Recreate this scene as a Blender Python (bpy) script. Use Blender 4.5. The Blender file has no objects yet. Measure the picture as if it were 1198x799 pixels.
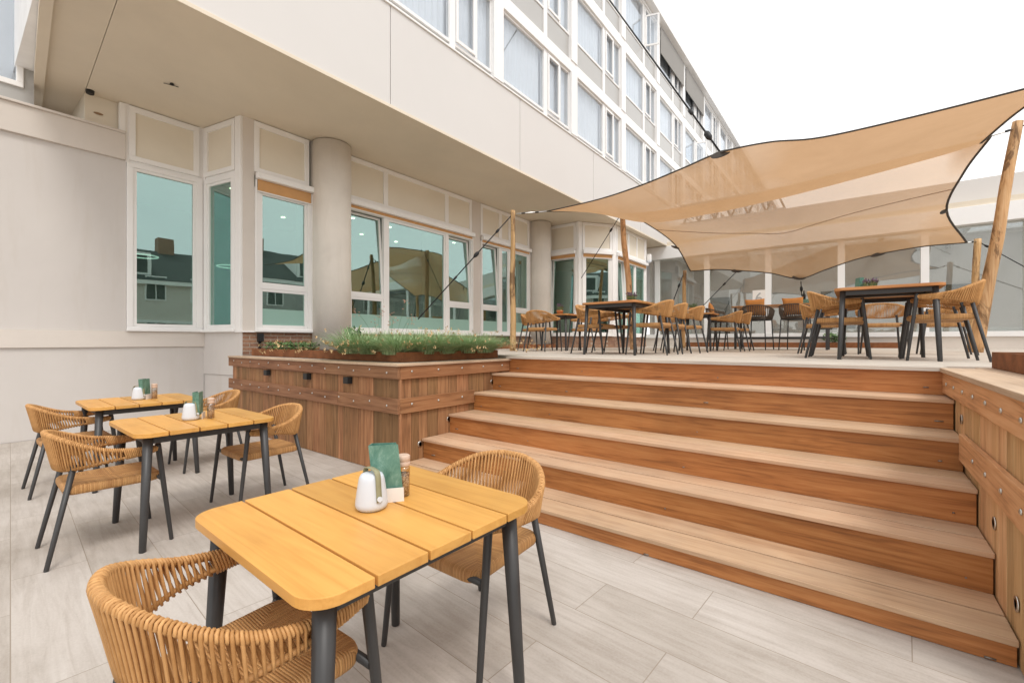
import bpy, math, random
from mathutils import Vector, Matrix, noise
random.seed(7)
R = math.radians
scene = bpy.context.scene
COL = scene.collection

# ------------------------------------------------------------------ camera model
F_PX, YH, CX, CAM_H = 520.0, 400.0, 599.0, 1.33
AZ = math.atan2(404, 520)
SA, CA = math.sin(AZ), math.cos(AZ)
def at_d(x, y, d):                       # photo pixel + distance along the view axis -> point
    r = (x - CX) / F_PX * d
    return Vector((CA*d + SA*r, SA*d - CA*r, CAM_H + (YH - y)/F_PX*d))
def at_Y(x, y, Y):
    r = (x - CX)/F_PX
    return at_d(x, y, Y/(SA - CA*r))
cam_data = bpy.data.cameras.new('camera')
cam = bpy.data.objects.new('camera', cam_data); COL.objects.link(cam)
cam_data.sensor_width = 36; cam_data.lens = F_PX/1198*36
cam_data.clip_start = 0.05; cam_data.clip_end = 2000
cam.location = (0, 0, CAM_H)
cam.rotation_euler = (R(90), 0, -math.atan2(CA, SA))
scene.camera = cam

# ------------------------------------------------------------------ mesh helpers
class MB:
    def __init__(s): s.v=[]; s.f=[]; s.r=[]; s.sm=[]
    def add(s, vs, fs, rnd=0.5, smooth=False):
        o=len(s.v); s.v += [tuple(p) for p in vs]
        for f in fs: s.f.append(tuple(i+o for i in f)); s.r.append(rnd); s.sm.append(smooth)
    def box(s, x0,x1,y0,y1,z0,z1, rnd=0.5, fn=None):
        p=[(x,y,z) for z in (z0,z1) for y in (y0,y1) for x in (x0,x1)]
        if fn: p=[fn(*q) for q in p]
        s.add(p,[(0,2,3,1),(4,5,7,6),(0,1,5,4),(2,6,7,3),(0,4,6,2),(1,3,7,5)],rnd)
    def prism(s, poly, z0, z1, rnd=0.5):
        n=len(poly)
        vs=[(x,y,z0) for x,y in poly]+[(x,y,z1) for x,y in poly]
        fs=[tuple(range(n-1,-1,-1)),tuple(range(n,2*n))]+[(i,(i+1)%n,n+(i+1)%n,n+i) for i in range(n)]
        s.add(vs,fs,rnd)
    def tube(s, path, rad, n=8, rnd=0.5, closed=False, caps=True, flat=1.0):
        path=[Vector(p) for p in path]; m=len(path)
        if not isinstance(rad,(list,tuple)): rad=[rad]*m
        vs=[]; up=None
        for i,p in enumerate(path):
            if closed: t=path[(i+1)%m]-path[i-1]
            else: t=path[min(i+1,m-1)]-path[max(i-1,0)]
            if t.length<1e-9: t=Vector((0,0,1))
            t.normalize()
            if up is None:
                a=Vector((0,0,1)) if abs(t.z)<0.9 else Vector((1,0,0))
                up=(a-t*a.dot(t)).normalized()
            else:
                up=up-t*up.dot(t)
                up=up.normalized() if up.length>1e-6 else Vector((1,0,0))
            b=t.cross(up)
            for k in range(n):
                a=2*math.pi*k/n
                vs.append(p+(up*math.cos(a)*flat+b*math.sin(a))*rad[i])
        fs=[]
        for i in range(m if closed else m-1):
            j=(i+1)%m
            for k in range(n):
                k2=(k+1)%n
                fs.append((i*n+k,i*n+k2,j*n+k2,j*n+k))
        s.add(vs,fs,rnd,True)
        if caps and not closed:
            o=len(s.v)-len(vs)
            for idx in (range(n-1,-1,-1), range((m-1)*n,m*n)):
                s.f.append(tuple(o+i for i in idx)); s.r.append(rnd); s.sm.append(False)
    def rings(s, rings, rnd=0.5, smooth=True, cap0=True, cap1=True):
        n=len(rings[0]); vs=[p for r_ in rings for p in r_]; fs=[]
        for i in range(len(rings)-1):
            for k in range(n):
                k2=(k+1)%n; fs.append((i*n+k,i*n+k2,(i+1)*n+k2,(i+1)*n+k))
        s.add(vs,fs,rnd,smooth)
        o=len(s.v)-len(vs)
        if cap0: s.f.append(tuple(o+i for i in range(n-1,-1,-1))); s.r.append(rnd); s.sm.append(False)
        if cap1: s.f.append(tuple(o+(len(rings)-1)*n+i for i in range(n))); s.r.append(rnd); s.sm.append(False)
    def lathe(s, prof, c=(0,0,0), n=24, rnd=0.5, smooth=True):
        s.rings([[(c[0]+r*math.cos(2*math.pi*k/n),c[1]+r*math.sin(2*math.pi*k/n),c[2]+z) for k in range(n)] for r,z in prof],rnd,smooth)
    def mesh(s, name):
        me=bpy.data.meshes.new(name); me.from_pydata(s.v,[],s.f)
        me.polygons.foreach_set('use_smooth', s.sm)
        at=me.attributes.new('rnd','FLOAT','FACE'); at.data.foreach_set('value', s.r)
        me.update(); return me
    def build(s, name, mat, parent=None, bevel=0, kind=None):
        o=bpy.data.objects.new(name, s.mesh(name)); COL.objects.link(o)
        if mat: o.data.materials.append(mat)
        if parent: o.parent=parent
        if bevel:
            b=o.modifiers.new('bevel','BEVEL'); b.width=bevel; b.segments=2; b.limit_method='ANGLE'; b.angle_limit=R(40)
        if kind: o['kind']=kind
        return o

def thing(name, label, cat, loc=(0,0,0), rz=0, group=None):
    o=bpy.data.objects.new(name,None); COL.objects.link(o)
    o.location=loc; o.rotation_euler=(0,0,rz); o['label']=label; o['category']=cat
    o.empty_display_size=0.1
    if group: o['group']=group
    return o
def tag(o,label,cat,group=None,kind=None):
    o['label']=label; o['category']=cat
    if group: o['group']=group
    if kind: o['kind']=kind
    return o
def dup(root, loc, rz=0, label=None, group=None, cat=None):
    r=root.copy(); COL.objects.link(r); r.location=loc; r.rotation_euler=(0,0,rz)
    if label: r['label']=label
    if group: r['group']=group
    for ch in list(root.children):
        c=ch.copy(); COL.objects.link(c); c.parent=r
        for g in list(ch.children):
            d=g.copy(); COL.objects.link(d); d.parent=c
    return r
def catmull(pts, per=6):
    P=[Vector(p) for p in pts]; P=[2*P[0]-P[1]]+P+[2*P[-1]-P[-2]]; out=[]
    for i in range(1,len(P)-2):
        for k in range(per):
            t=k/per; a,b,c,d=P[i-1],P[i],P[i+1],P[i+2]
            out.append(0.5*((2*b)+(c-a)*t+(2*a-5*b+4*c-d)*t*t+(3*b-a-3*c+d)*t**3))
    out.append(P[-2]); return out
def resample(path, n):
    L=[0]
    for a,b in zip(path,path[1:]): L.append(L[-1]+(b-a).length)
    out=[]; j=0
    for i in range(n):
        s=L[-1]*i/(n-1)
        while j<len(L)-2 and L[j+1]<s: j+=1
        t=(s-L[j])/max(1e-9,L[j+1]-L[j]); out.append(path[j].lerp(path[j+1],min(1,t)))
    return out

# ------------------------------------------------------------------ materials
def new_mat(name):
    m=bpy.data.materials.new(name); m.use_nodes=True
    nt=m.node_tree; return m, nt, nt.nodes['Principled BSDF']
def lnk(nt,a,b): nt.links.new(a,b)
def nod(nt,t,**kw):
    n=nt.nodes.new(t)
    for k,v in kw.items(): setattr(n,k,v)
    return n
def ramp(nt, fac, stops):
    r=nod(nt,'ShaderNodeValToRGB'); e=r.color_ramp.elements
    while len(e)<len(stops): e.new(0.5)
    for q,(p,c) in zip(e,stops): q.position=p; q.color=(*c,1) if len(c)==3 else c
    lnk(nt,fac,r.inputs[0]); return r.outputs[0]
def mixc(nt, fac, a, b, mode='MIX'):
    m=nod(nt,'ShaderNodeMix',data_type='RGBA',blend_type=mode)
    for s,val in ((0,fac),(6,a),(7,b)):
        if hasattr(val,'is_output') or hasattr(val,'links'): lnk(nt,val,m.inputs[s])
        elif isinstance(val,(int,float)): m.inputs[s].default_value=val
        else: m.inputs[s].default_value=(*val,1)
    return m.outputs[2]
def math_n(nt, op, a, b=None):
    m=nod(nt,'ShaderNodeMath',operation=op)
    for i,val in enumerate((a,b)):
        if val is None: continue
        if isinstance(val,(int,float)): m.inputs[i].default_value=val
        else: lnk(nt,val,m.inputs[i])
    return m.outputs[0]
def coords(nt, scale=(1,1,1), use_rnd=True, kind='Object', rot=(0,0,0)):
    tc=nod(nt,'ShaderNodeTexCoord'); mp=nod(nt,'ShaderNodeMapping')
    mp.inputs['Scale'].default_value=scale; mp.inputs['Rotation'].default_value=rot
    src=tc.outputs[kind]
    if use_rnd:
        at=nod(nt,'ShaderNodeAttribute',attribute_name='rnd')
        mul=nod(nt,'ShaderNodeVectorMath',operation='MULTIPLY_ADD')
        cmb=nod(nt,'ShaderNodeCombineXYZ')
        for i in range(3): lnk(nt,at.outputs['Fac'],cmb.inputs[i])
        lnk(nt,cmb.outputs[0],mul.inputs[0]); mul.inputs[1].default_value=(17.3,23.1,31.7)
        lnk(nt,src,mul.inputs[2]); src=mul.outputs[0]
    lnk(nt,src,mp.inputs[0]); return mp.outputs[0]
def noise_n(nt, vec, scale=5, detail=4, rough=0.55, dist=0):
    n=nod(nt,'ShaderNodeTexNoise'); n.inputs['Scale'].default_value=scale; n.inputs['Detail'].default_value=detail
    n.inputs['Roughness'].default_value=rough; n.inputs['Distortion'].default_value=dist
    lnk(nt,vec,n.inputs['Vector']); return n.outputs['Fac']
def bump(nt, h, strength=0.3, dist=0.01):
    b=nod(nt,'ShaderNodeBump'); b.inputs['Strength'].default_value=strength; b.inputs['Distance'].default_value=dist
    lnk(nt,h,b.inputs['Height']); return b.outputs[0]

def wood(name, dark, mid, light, axis, rough=0.6, var=0.5, grain=1.0, weather=None, wfac=0.5, spec=0.3, hv=0.016):
    m,nt,b=new_mat(name)
    st=[9,9,9]; st[axis]=0.55
    v=coords(nt,tuple(st))
    warp=noise_n(nt,v,1.3,3,0.5,1.2)
    g=noise_n(nt,v,3.0*grain,6,0.62,0.6)
    st2=[55,55,55]; st2[axis]=1.6
    fine=noise_n(nt,coords(nt,tuple(st2)),2.0,3,0.6)
    rings=math_n(nt,'PINGPONG',math_n(nt,'MULTIPLY',warp,7.0),1.0)
    h=math_n(nt,'ADD',math_n(nt,'MULTIPLY',g,0.55),math_n(nt,'ADD',math_n(nt,'MULTIPLY',rings,0.2),math_n(nt,'MULTIPLY',fine,0.3)))
    c=ramp(nt,h,[(0.28,dark),(0.5,mid),(0.74,light)])
    at=nod(nt,'ShaderNodeAttribute',attribute_name='rnd')
    hs=nod(nt,'ShaderNodeHueSaturation')
    val=math_n(nt,'ADD',math_n(nt,'MULTIPLY',at.outputs['Fac'],var),1.0-var*0.5)
    lnk(nt,val,hs.inputs['Value']); lnk(nt,c,hs.inputs['Color'])
    lnk(nt,math_n(nt,'ADD',math_n(nt,'MULTIPLY',at.outputs['Fac'],-hv),0.5+hv/2),hs.inputs['Hue'])
    col=hs.outputs[0]
    if weather:
        w=noise_n(nt,coords(nt,(1,1,1)),2.3,5,0.6,0.3)
        wf=ramp(nt,w,[(0.3,(wfac*0.55,)*3),(0.7,(min(1,wfac*1.35),)*3)])
        col=mixc(nt,wf,col,weather)
    big=noise_n(nt,coords(nt,(1,1,1)),0.9,4,0.6,0.4)
    dk=ramp(nt,big,[(0.3,(0.8,0.8,0.8)),(0.62,(1.05,1.04,1.02))])
    col=mixc(nt,1.0,col,dk,'MULTIPLY')
    lnk(nt,col,b.inputs['Base Color'])
    b.inputs['Roughness'].default_value=rough; b.inputs['Specular IOR Level'].default_value=spec
    lnk(nt,bump(nt,h,0.25,0.004),b.inputs['Normal'])
    return m
def paint(name, col, rough=0.5, var=0.06, scale=1.2, bumpy=0.0, spec=0.3, metal=0, stain=None, kind='Object'):
    m,nt,b=new_mat(name)
    v=coords(nt,(1,1,1),False,kind)
    n=noise_n(nt,v,scale,6,0.62,0.3)
    lo=tuple(c*(1-var) for c in col); hi=tuple(min(1,c*(1+var)) for c in col)
    c=ramp(nt,n,[(0.3,lo),(0.7,hi)])
    if stain:
        s=noise_n(nt,coords(nt,(2.2,2.2,0.35),False,kind),1.6,6,0.65,0.2)
        c=mixc(nt,ramp(nt,s,[(0.52,(0,0,0)),(0.8,(0.45,0.45,0.45))]),c,stain)
    lnk(nt,c,b.inputs['Base Color'])
    rr=nod(nt,'ShaderNodeMapRange'); rr.inputs[3].default_value=max(0.05,rough-0.08); rr.inputs[4].default_value=min(1,rough+0.08)
    lnk(nt,n,rr.inputs[0]); lnk(nt,rr.outputs[0],b.inputs['Roughness'])
    b.inputs['Specular IOR Level'].default_value=spec; b.inputs['Metallic'].default_value=metal
    if bumpy:
        f=noise_n(nt,v,140,3,0.6); lnk(nt,bump(nt,f,bumpy,0.002),b.inputs['Normal'])
    return m
def glass(name, refl, trans, fac, rough=0.0, wav=0.0):
    m,nt,b=new_mat(name); nt.nodes.remove(b)
    out=nt.nodes['Material Output']
    g=nod(nt,'ShaderNodeBsdfGlossy'); g.inputs['Color'].default_value=(*refl,1); g.inputs['Roughness'].default_value=rough
    t=nod(nt,'ShaderNodeBsdfTransparent'); t.inputs['Color'].default_value=(*trans,1)
    fr=nod(nt,'ShaderNodeFresnel'); ge=nod(nt,'ShaderNodeNewGeometry')
    lnk(nt,math_n(nt,'SUBTRACT',1.5,math_n(nt,'MULTIPLY',ge.outputs['Backfacing'],1.5-1/1.5)),fr.inputs['IOR'])   # same reflectance on both faces of the pane
    f=math_n(nt,'MINIMUM',math_n(nt,'ADD',fr.outputs[0],fac),0.95)
    mx=nod(nt,'ShaderNodeMixShader'); lnk(nt,f,mx.inputs[0]); lnk(nt,t.outputs[0],mx.inputs[1]); lnk(nt,g.outputs[0],mx.inputs[2])
    lnk(nt,mx.outputs[0],out.inputs['Surface'])
    if wav:
        n=noise_n(nt,coords(nt,(1,1,1),False),1.1,2,0.5); bn=bump(nt,n,wav,0.02)
        lnk(nt,bn,g.inputs['Normal'])
    return m
M={}
M['white']=paint('white_frame_paint',(0.88,0.86,0.835),0.4,0.03)
M['cream']=paint('cream_panel_paint',(0.78,0.71,0.59),0.55,0.05,0.8,0.05)
M['wall']=paint('painted_plaster',(0.62,0.58,0.545),0.75,0.05,0.5,0.12,stain=(0.52,0.46,0.39))
M['wall_band']=paint('painted_band',(0.68,0.62,0.56),0.7,0.05,0.8,0.06)
M['fascia']=paint('fascia_panel',(0.66,0.635,0.61),0.5,0.025,0.35,0.02)
M['soffit']=paint('soffit_panel',(0.73,0.645,0.52),0.65,0.07,0.45,0.03)
M['column']=paint('concrete_column',(0.79,0.73,0.655),0.8,0.06,1.6,0.2,stain=(0.60,0.53,0.45))
M['upper_white']=paint('upper_frame_paint',(0.85,0.84,0.825),0.4,0.02)
M['spandrel']=paint('grey_spandrel',(0.44,0.43,0.41),0.25,0.04,0.6,spec=0.5)
M['grey_blind']=paint('grey_blind_fabric',(0.30,0.285,0.265),0.8,0.05)
M['dark_gap']=paint('dark_sill_gap',(0.30,0.30,0.28),0.6,0.1)
M['curtain']=paint('curtain_fabric',(0.86,0.86,0.86),0.9,0.05,3)
M['roomwall']=paint('room_wall',(0.40,0.40,0.37),0.9,0.2,0.7)
M['roomdark']=paint('room_dark',(0.11,0.12,0.11),0.9,0.3,0.9)
M['blind']=paint('ochre_blind_fabric',(0.60,0.33,0.14),0.85,0.06,6)
M['glass']=glass('teal_window_glass',(0.72,0.87,0.85),(0.60,0.82,0.73),0.25,0.0,0.04)
M['upglass']=glass('upper_window_glass',(0.86,0.89,0.92),(0.90,0.92,0.94),0.09,0.0,0.05)
M['hallglass']=glass('hall_glass',(0.62,0.62,0.59),(0.90,0.91,0.89),0.10,0.0,0.03)
M['film']=paint('frosted_film',(0.30,0.47,0.40),0.6,0.03)
M['metal']=paint('charcoal_metal',(0.040,0.038,0.037),0.42,0.12,8,spec=0.45)
M['black']=paint('black_fitting',(0.022,0.022,0.022),0.45,0.1,8)
M['steel']=paint('galvanised_steel',(0.62,0.62,0.60),0.3,0.12,20,metal=1)
M['screw']=paint('weathered_screw',(0.25,0.22,0.19),0.45,0.1,20,metal=0.6)
M['corten']=paint('rusted_steel',(0.22,0.085,0.035),0.85,0.35,7,0.3,stain=(0.32,0.15,0.07))
M['terracotta']=paint('terracotta',(0.52,0.22,0.09),0.8,0.12,9)
M['soil']=paint('soil',(0.06,0.04,0.03),0.95,0.3,20,0.5)
M['lampwhite']=paint('frosted_white_plastic',(0.62,0.655,0.70),0.35,0.02,4)
M['strap']=paint('olive_strap',(0.29,0.28,0.17),0.6,0.08,20)
M['card']=paint('white_card',(0.82,0.77,0.72),0.7,0.03,8)
M['millcap']=paint('pale_wood_cap',(0.60,0.44,0.34),0.5,0.08,20)
M['pillow']=paint('orange_cushion_fabric',(0.66,0.29,0.09),0.9,0.1,12,0.3)
M['darkrope']=paint('dark_brown_rope',(0.115,0.092,0.075),0.8,0.2,30,0.4)
M['webbing']=paint('dark_webbing',(0.07,0.06,0.052),0.75,0.1,15)
M['rope']=paint('black_rope',(0.025,0.025,0.025),0.8,0.2,60)
M['brown_trim']=paint('brown_trim',(0.30,0.19,0.11),0.7,0.15,5)
M['housewall']=paint('house_wall',(0.88,0.86,0.76),0.9,0.1,0.5)
M['roof']=paint('dark_tile_roof',(0.07,0.075,0.07),0.8,0.25,3)
M['petal']=paint('lavender_petal',(0.13,0.085,0.12),0.8,0.2,20)
M['pinkflower']=paint('pale_pink_petal',(0.70,0.45,0.36),0.8,0.15,20)

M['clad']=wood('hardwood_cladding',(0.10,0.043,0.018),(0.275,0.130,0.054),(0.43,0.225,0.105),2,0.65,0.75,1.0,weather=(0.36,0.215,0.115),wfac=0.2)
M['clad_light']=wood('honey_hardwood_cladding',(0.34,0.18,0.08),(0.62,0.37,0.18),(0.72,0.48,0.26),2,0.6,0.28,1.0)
M['rail_x']=wood('hardwood_rail_along_x',(0.14,0.06,0.026),(0.29,0.135,0.058),(0.38,0.20,0.095),0,0.6,0.35)
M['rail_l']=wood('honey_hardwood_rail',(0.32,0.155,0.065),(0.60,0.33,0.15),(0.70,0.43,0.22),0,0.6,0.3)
M['rail_y']=wood('hardwood_rail_along_y',(0.12,0.054,0.026),(0.26,0.125,0.06),(0.36,0.19,0.10),1,0.6,0.35)
M['riser']=wood('oiled_hardwood_riser',(0.20,0.078,0.026),(0.40,0.158,0.049),(0.50,0.228,0.080),1,0.5,0.22,1.7,hv=0.006)
M['tread']=wood('weathered_hardwood_tread',(0.25,0.125,0.055),(0.47,0.275,0.15),(0.58,0.385,0.225),1,0.65,0.30,weather=(0.55,0.395,0.27),wfac=0.5)
M['cap']=wood('weathered_hardwood_cap',(0.30,0.175,0.095),(0.49,0.32,0.20),(0.60,0.43,0.29),0,0.65,0.2,weather=(0.58,0.45,0.335),wfac=0.5)
M['deckwood']=wood('grey_deck_board',(0.40,0.34,0.28),(0.52,0.46,0.395),(0.62,0.56,0.49),1,0.7,0.14,weather=(0.58,0.52,0.455),wfac=0.55)
M['top_yellow']=wood('ochre_tabletop',(0.56,0.27,0.062),(0.645,0.333,0.085),(0.70,0.38,0.102),1,0.42,0.07,0.8,spec=0.35,hv=0.004)
M['top_brown']=wood('brown_tabletop',(0.38,0.165,0.05),(0.50,0.235,0.08),(0.58,0.30,0.115),1,0.5,0.18,0.8)
M['pole']=wood('debarked_pole_wood',(0.33,0.17,0.07),(0.56,0.335,0.16),(0.66,0.45,0.25),2,0.6,0.2)
def pole_patches():
    m=M['pole']; nt=m.node_tree; b=nt.nodes['Principled BSDF']
    src=b.inputs['Base Color'].links[0].from_socket
    n=noise_n(nt,coords(nt,(4,4,1.1)),1.2,6,0.7,0.6)
    f=ramp(nt,n,[(0.51,(0,0,0)),(0.58,(0.75,0.75,0.75))])
    lnk(nt,mixc(nt,f,src,(0.11,0.055,0.025)),b.inputs['Base Color'])
pole_patches()
def rope_mat(name, c0, c1):
    m,nt,b=new_mat(name)
    v=coords(nt,(1,1,1)); n=noise_n(nt,v,35,3,0.6)
    at=nod(nt,'ShaderNodeAttribute',attribute_name='rnd')
    f=math_n(nt,'ADD',math_n(nt,'MULTIPLY',n,0.6),math_n(nt,'MULTIPLY',at.outputs['Fac'],0.4))
    lnk(nt,ramp(nt,f,[(0.25,c0),(0.75,c1)]),b.inputs['Base Color']); b.inputs['Roughness'].default_value=0.55
    b.inputs['Specular IOR Level'].default_value=0.3
    return m
M['rope_tan']=rope_mat('honey_rope',(0.42,0.205,0.068),(0.63,0.345,0.135))
def seat_mat():
    m,nt,b=new_mat('woven_rope_seat')
    tc=nod(nt,'ShaderNodeTexCoord'); sp=nod(nt,'ShaderNodeSeparateXYZ'); lnk(nt,tc.outputs['Object'],sp.inputs[0])
    ax=math_n(nt,'ABSOLUTE',math_n(nt,'SUBTRACT',sp.outputs[0],0.005)); ay=math_n(nt,'ABSOLUTE',sp.outputs[1])
    sel=math_n(nt,'GREATER_THAN',math_n(nt,'MULTIPLY',ax,1.07),ay)
    mx=nod(nt,'ShaderNodeMix',data_type='FLOAT'); lnk(nt,sel,mx.inputs[0]); lnk(nt,sp.outputs[0],mx.inputs[2]); lnk(nt,sp.outputs[1],mx.inputs[3])
    ph=math_n(nt,'MULTIPLY',mx.outputs[0],1/0.0085)
    fr=math_n(nt,'PINGPONG',ph,0.5)
    h=math_n(nt,'POWER',math_n(nt,'MULTIPLY',fr,2.0),0.5)
    n=noise_n(nt,coords(nt,(1,1,1),False),14,4,0.6)
    n2=nod(nt,'ShaderNodeTexWhiteNoise'); n2.noise_dimensions='1D'; lnk(nt,math_n(nt,'FLOOR',math_n(nt,'ADD',ph,0.0)),n2.inputs['W'])
    f=math_n(nt,'ADD',math_n(nt,'MULTIPLY',n,0.6),math_n(nt,'MULTIPLY',n2.outputs[0],0.4))
    c=ramp(nt,f,[(0.25,(0.42,0.20,0.065)),(0.75,(0.62,0.335,0.125))])
    c=mixc(nt,ramp(nt,h,[(0.0,(0.62,)*3),(0.45,(0,0,0))]),c,(0.17,0.072,0.022))
    lnk(nt,c,b.inputs['Base Color']); b.inputs['Roughness'].default_value=0.6
    lnk(nt,bump(nt,h,0.8,0.004),b.inputs['Normal'])
    return m
M['seat']=seat_mat()
def floor_mat():
    m,nt,b=new_mat('wood_look_paving')
    rot=(0,0,R(-86.3))
    tc=nod(nt,'ShaderNodeTexCoord'); mp=nod(nt,'ShaderNodeMapping'); mp.vector_type='POINT'
    mp.inputs['Rotation'].default_value=rot; mp.inputs['Location'].default_value=(0.02,0.0,0)
    lnk(nt,tc.outputs['Object'],mp.inputs[0])
    br=nod(nt,'ShaderNodeTexBrick'); br.offset=0.37; br.offset_frequency=2; br.squash=1
    br.inputs['Scale'].default_value=1; br.inputs['Brick Width'].default_value=1.25; br.inputs['Row Height'].default_value=0.3105
    br.inputs['Mortar Size'].default_value=0.0022; br.inputs['Mortar Smooth'].default_value=0.2; br.inputs['Bias'].default_value=0
    br.inputs['Color1'].default_value=(0,0,0,1); br.inputs['Color2'].default_value=(1,1,1,1); br.inputs['Mortar'].default_value=(0.5,0.5,0.5,1)
    lnk(nt,mp.outputs[0],br.inputs[0])
    mp2=nod(nt,'ShaderNodeMapping'); mp2.inputs['Scale'].default_value=(1.3,16,1); lnk(nt,mp.outputs[0],mp2.inputs[0])
    add=nod(nt,'ShaderNodeVectorMath',operation='ADD'); lnk(nt,mp2.outputs[0],add.inputs[0])
    sc=nod(nt,'ShaderNodeVectorMath',operation='SCALE'); lnk(nt,br.outputs['Color'],sc.inputs[0]); sc.inputs['Scale'].default_value=23.0
    lnk(nt,sc.outputs[0],add.inputs[1])
    g=noise_n(nt,add.outputs[0],1.6,7,0.66,0.5)
    sp=noise_n(nt,mp.outputs[0],1.1,5,0.62,0.3)
    fine=noise_n(nt,mp.outputs[0],90,2,0.6)
    h=math_n(nt,'ADD',math_n(nt,'MULTIPLY',g,0.75),math_n(nt,'MULTIPLY',fine,0.25))
    c=ramp(nt,h,[(0.30,(0.375,0.332,0.292)),(0.52,(0.475,0.432,0.392)),(0.75,(0.545,0.505,0.465))])
    tone=ramp(nt,br.outputs['Color'],[(0,(0.93,0.92,0.90)),(1,(1.04,1.04,1.04))])
    c=mixc(nt,1.0,c,tone,'MULTIPLY')
    st=ramp(nt,sp,[(0.30,(0.77,0.745,0.71)),(0.58,(1.04,1.035,1.03))])
    c=mixc(nt,1.0,c,st,'MULTIPLY')
    vo=nod(nt,'ShaderNodeTexVoronoi'); vo.inputs['Scale'].default_value=2.1; lnk(nt,mp.outputs[0],vo.inputs['Vector'])
    c=mixc(nt,ramp(nt,vo.outputs['Distance'],[(0.012,(0.5,)*3),(0.02,(0,0,0))]),c,(0.72,0.70,0.68))
    c=mixc(nt,br.outputs['Fac'],c,(0.30,0.25,0.20))
    lnk(nt,c,b.inputs['Base Color']); b.inputs['Roughness'].default_value=0.62; b.inputs['Specular IOR Level'].default_value=0.3
    lnk(nt,bump(nt,math_n(nt,'SUBTRACT',math_n(nt,'MULTIPLY',h,0.3),br.outputs['Fac']),0.35,0.004),b.inputs['Normal'])
    return m
M['floor']=floor_mat()
def brick_mat():
    m,nt,b=new_mat('red_brick')
    tc=nod(nt,'ShaderNodeTexCoord'); sp=nod(nt,'ShaderNodeSeparateXYZ'); lnk(nt,tc.outputs['Object'],sp.inputs[0])
    cm=nod(nt,'ShaderNodeCombineXYZ'); lnk(nt,math_n(nt,'ADD',sp.outputs[0],sp.outputs[1]),cm.inputs[0]); lnk(nt,sp.outputs[2],cm.inputs[1])
    br=nod(nt,'ShaderNodeTexBrick'); br.inputs['Scale'].default_value=1; br.inputs['Brick Width'].default_value=0.22; br.inputs['Row Height'].default_value=0.062
    br.inputs['Mortar Size'].default_value=0.006
    br.inputs['Color1'].default_value=(0.36,0.20,0.12,1); br.inputs['Color2'].default_value=(0.27,0.135,0.085,1); br.inputs['Mortar'].default_value=(0.42,0.35,0.28,1)
    lnk(nt,cm.outputs[0],br.inputs[0])
    n=noise_n(nt,coords(nt,(1,1,1),False),25,4,0.6)
    c=mixc(nt,1.0,br.outputs['Color'],ramp(nt,n,[(0.3,(0.75,)*3),(0.7,(1.15,)*3)]),'MULTIPLY')
    lnk(nt,c,b.inputs['Base Color']); b.inputs['Roughness'].default_value=0.9
    lnk(nt,bump(nt,math_n(nt,'SUBTRACT',n,math_n(nt,'MULTIPLY',br.outputs['Fac'],2.0)),0.4,0.006),b.inputs['Normal'])
    return m
M['brick']=brick_mat()
def sail_mat():
    m,nt,b=new_mat('shade_cloth'); nt.nodes.remove(b); out=nt.nodes['Material Output']
    v=coords(nt,(1,1,1),False)
    n=noise_n(nt,v,1.3,5,0.6,0.4); weave=noise_n(nt,coords(nt,(90,90,4),False),3,2,0.6)
    f=math_n(nt,'ADD',math_n(nt,'MULTIPLY',n,0.7),math_n(nt,'MULTIPLY',weave,0.3))
    c=ramp(nt,f,[(0.3,(0.55,0.345,0.185)),(0.7,(0.63,0.405,0.23))])
    d=nod(nt,'ShaderNodeBsdfDiffuse'); t=nod(nt,'ShaderNodeBsdfTranslucent'); tr=nod(nt,'ShaderNodeBsdfTransparent')
    lnk(nt,c,d.inputs[0]); lnk(nt,c,t.inputs[0])
    tr.inputs[0].default_value=(0.95,0.86,0.76,1)
    m1=nod(nt,'ShaderNodeMixShader'); m1.inputs[0].default_value=0.45; lnk(nt,d.outputs[0],m1.inputs[1]); lnk(nt,t.outputs[0],m1.inputs[2])
    m2=nod(nt,'ShaderNodeMixShader'); 
    lw=nod(nt,'ShaderNodeLayerWeight'); lw.inputs['Blend'].default_value=0.5      # open knit: the weave closes up at a slant
    mr=nod(nt,'ShaderNodeMapRange'); mr.inputs[1].default_value=0.66; mr.inputs[2].default_value=0.36; mr.inputs[3].default_value=0.04; mr.inputs[4].default_value=0.36
    lnk(nt,lw.outputs['Facing'],mr.inputs[0]); lnk(nt,mr.outputs[0],m2.inputs[0]); lnk(nt,m1.outputs[0],m2.inputs[1]); lnk(nt,tr.outputs[0],m2.inputs[2])
    lnk(nt,m2.outputs[0],out.inputs['Surface']); return m
M['sail']=sail_mat()
def leaf_mat(name, c0, c1, c2):
    m,nt,b=new_mat(name)
    at=nod(nt,'ShaderNodeAttribute',attribute_name='rnd')
    lnk(nt,ramp(nt,at.outputs['Fac'],[(0,c0),(0.6,c1),(1,c2)]),b.inputs['Base Color']); b.inputs['Roughness'].default_value=0.6
    return m
M['fescue']=leaf_mat('fescue_blades',(0.19,0.33,0.14),(0.40,0.54,0.29),(0.62,0.59,0.38))
M['straw']=leaf_mat('dry_straw_blades',(0.42,0.27,0.12),(0.55,0.38,0.18),(0.62,0.46,0.25))
M['leaf']=leaf_mat('green_leaves',(0.045,0.10,0.03),(0.09,0.17,0.05),(0.17,0.25,0.08))
M['sage']=leaf_mat('sage_leaves',(0.08,0.15,0.06),(0.17,0.26,0.12),(0.30,0.33,0.18))
def menu_mat():
    m,nt,b=new_mat('green_menu_card')
    n=noise_n(nt,coords(nt,(1,1,0.5),False),28,6,0.7,0.5)
    lnk(nt,ramp(nt,n,[(0.32,(0.05,0.16,0.12)),(0.55,(0.13,0.27,0.21)),(0.70,(0.28,0.42,0.35)),(0.78,(0.42,0.45,0.20))]),b.inputs['Base Color']); b.inputs['Roughness'].default_value=0.4
    return m
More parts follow.
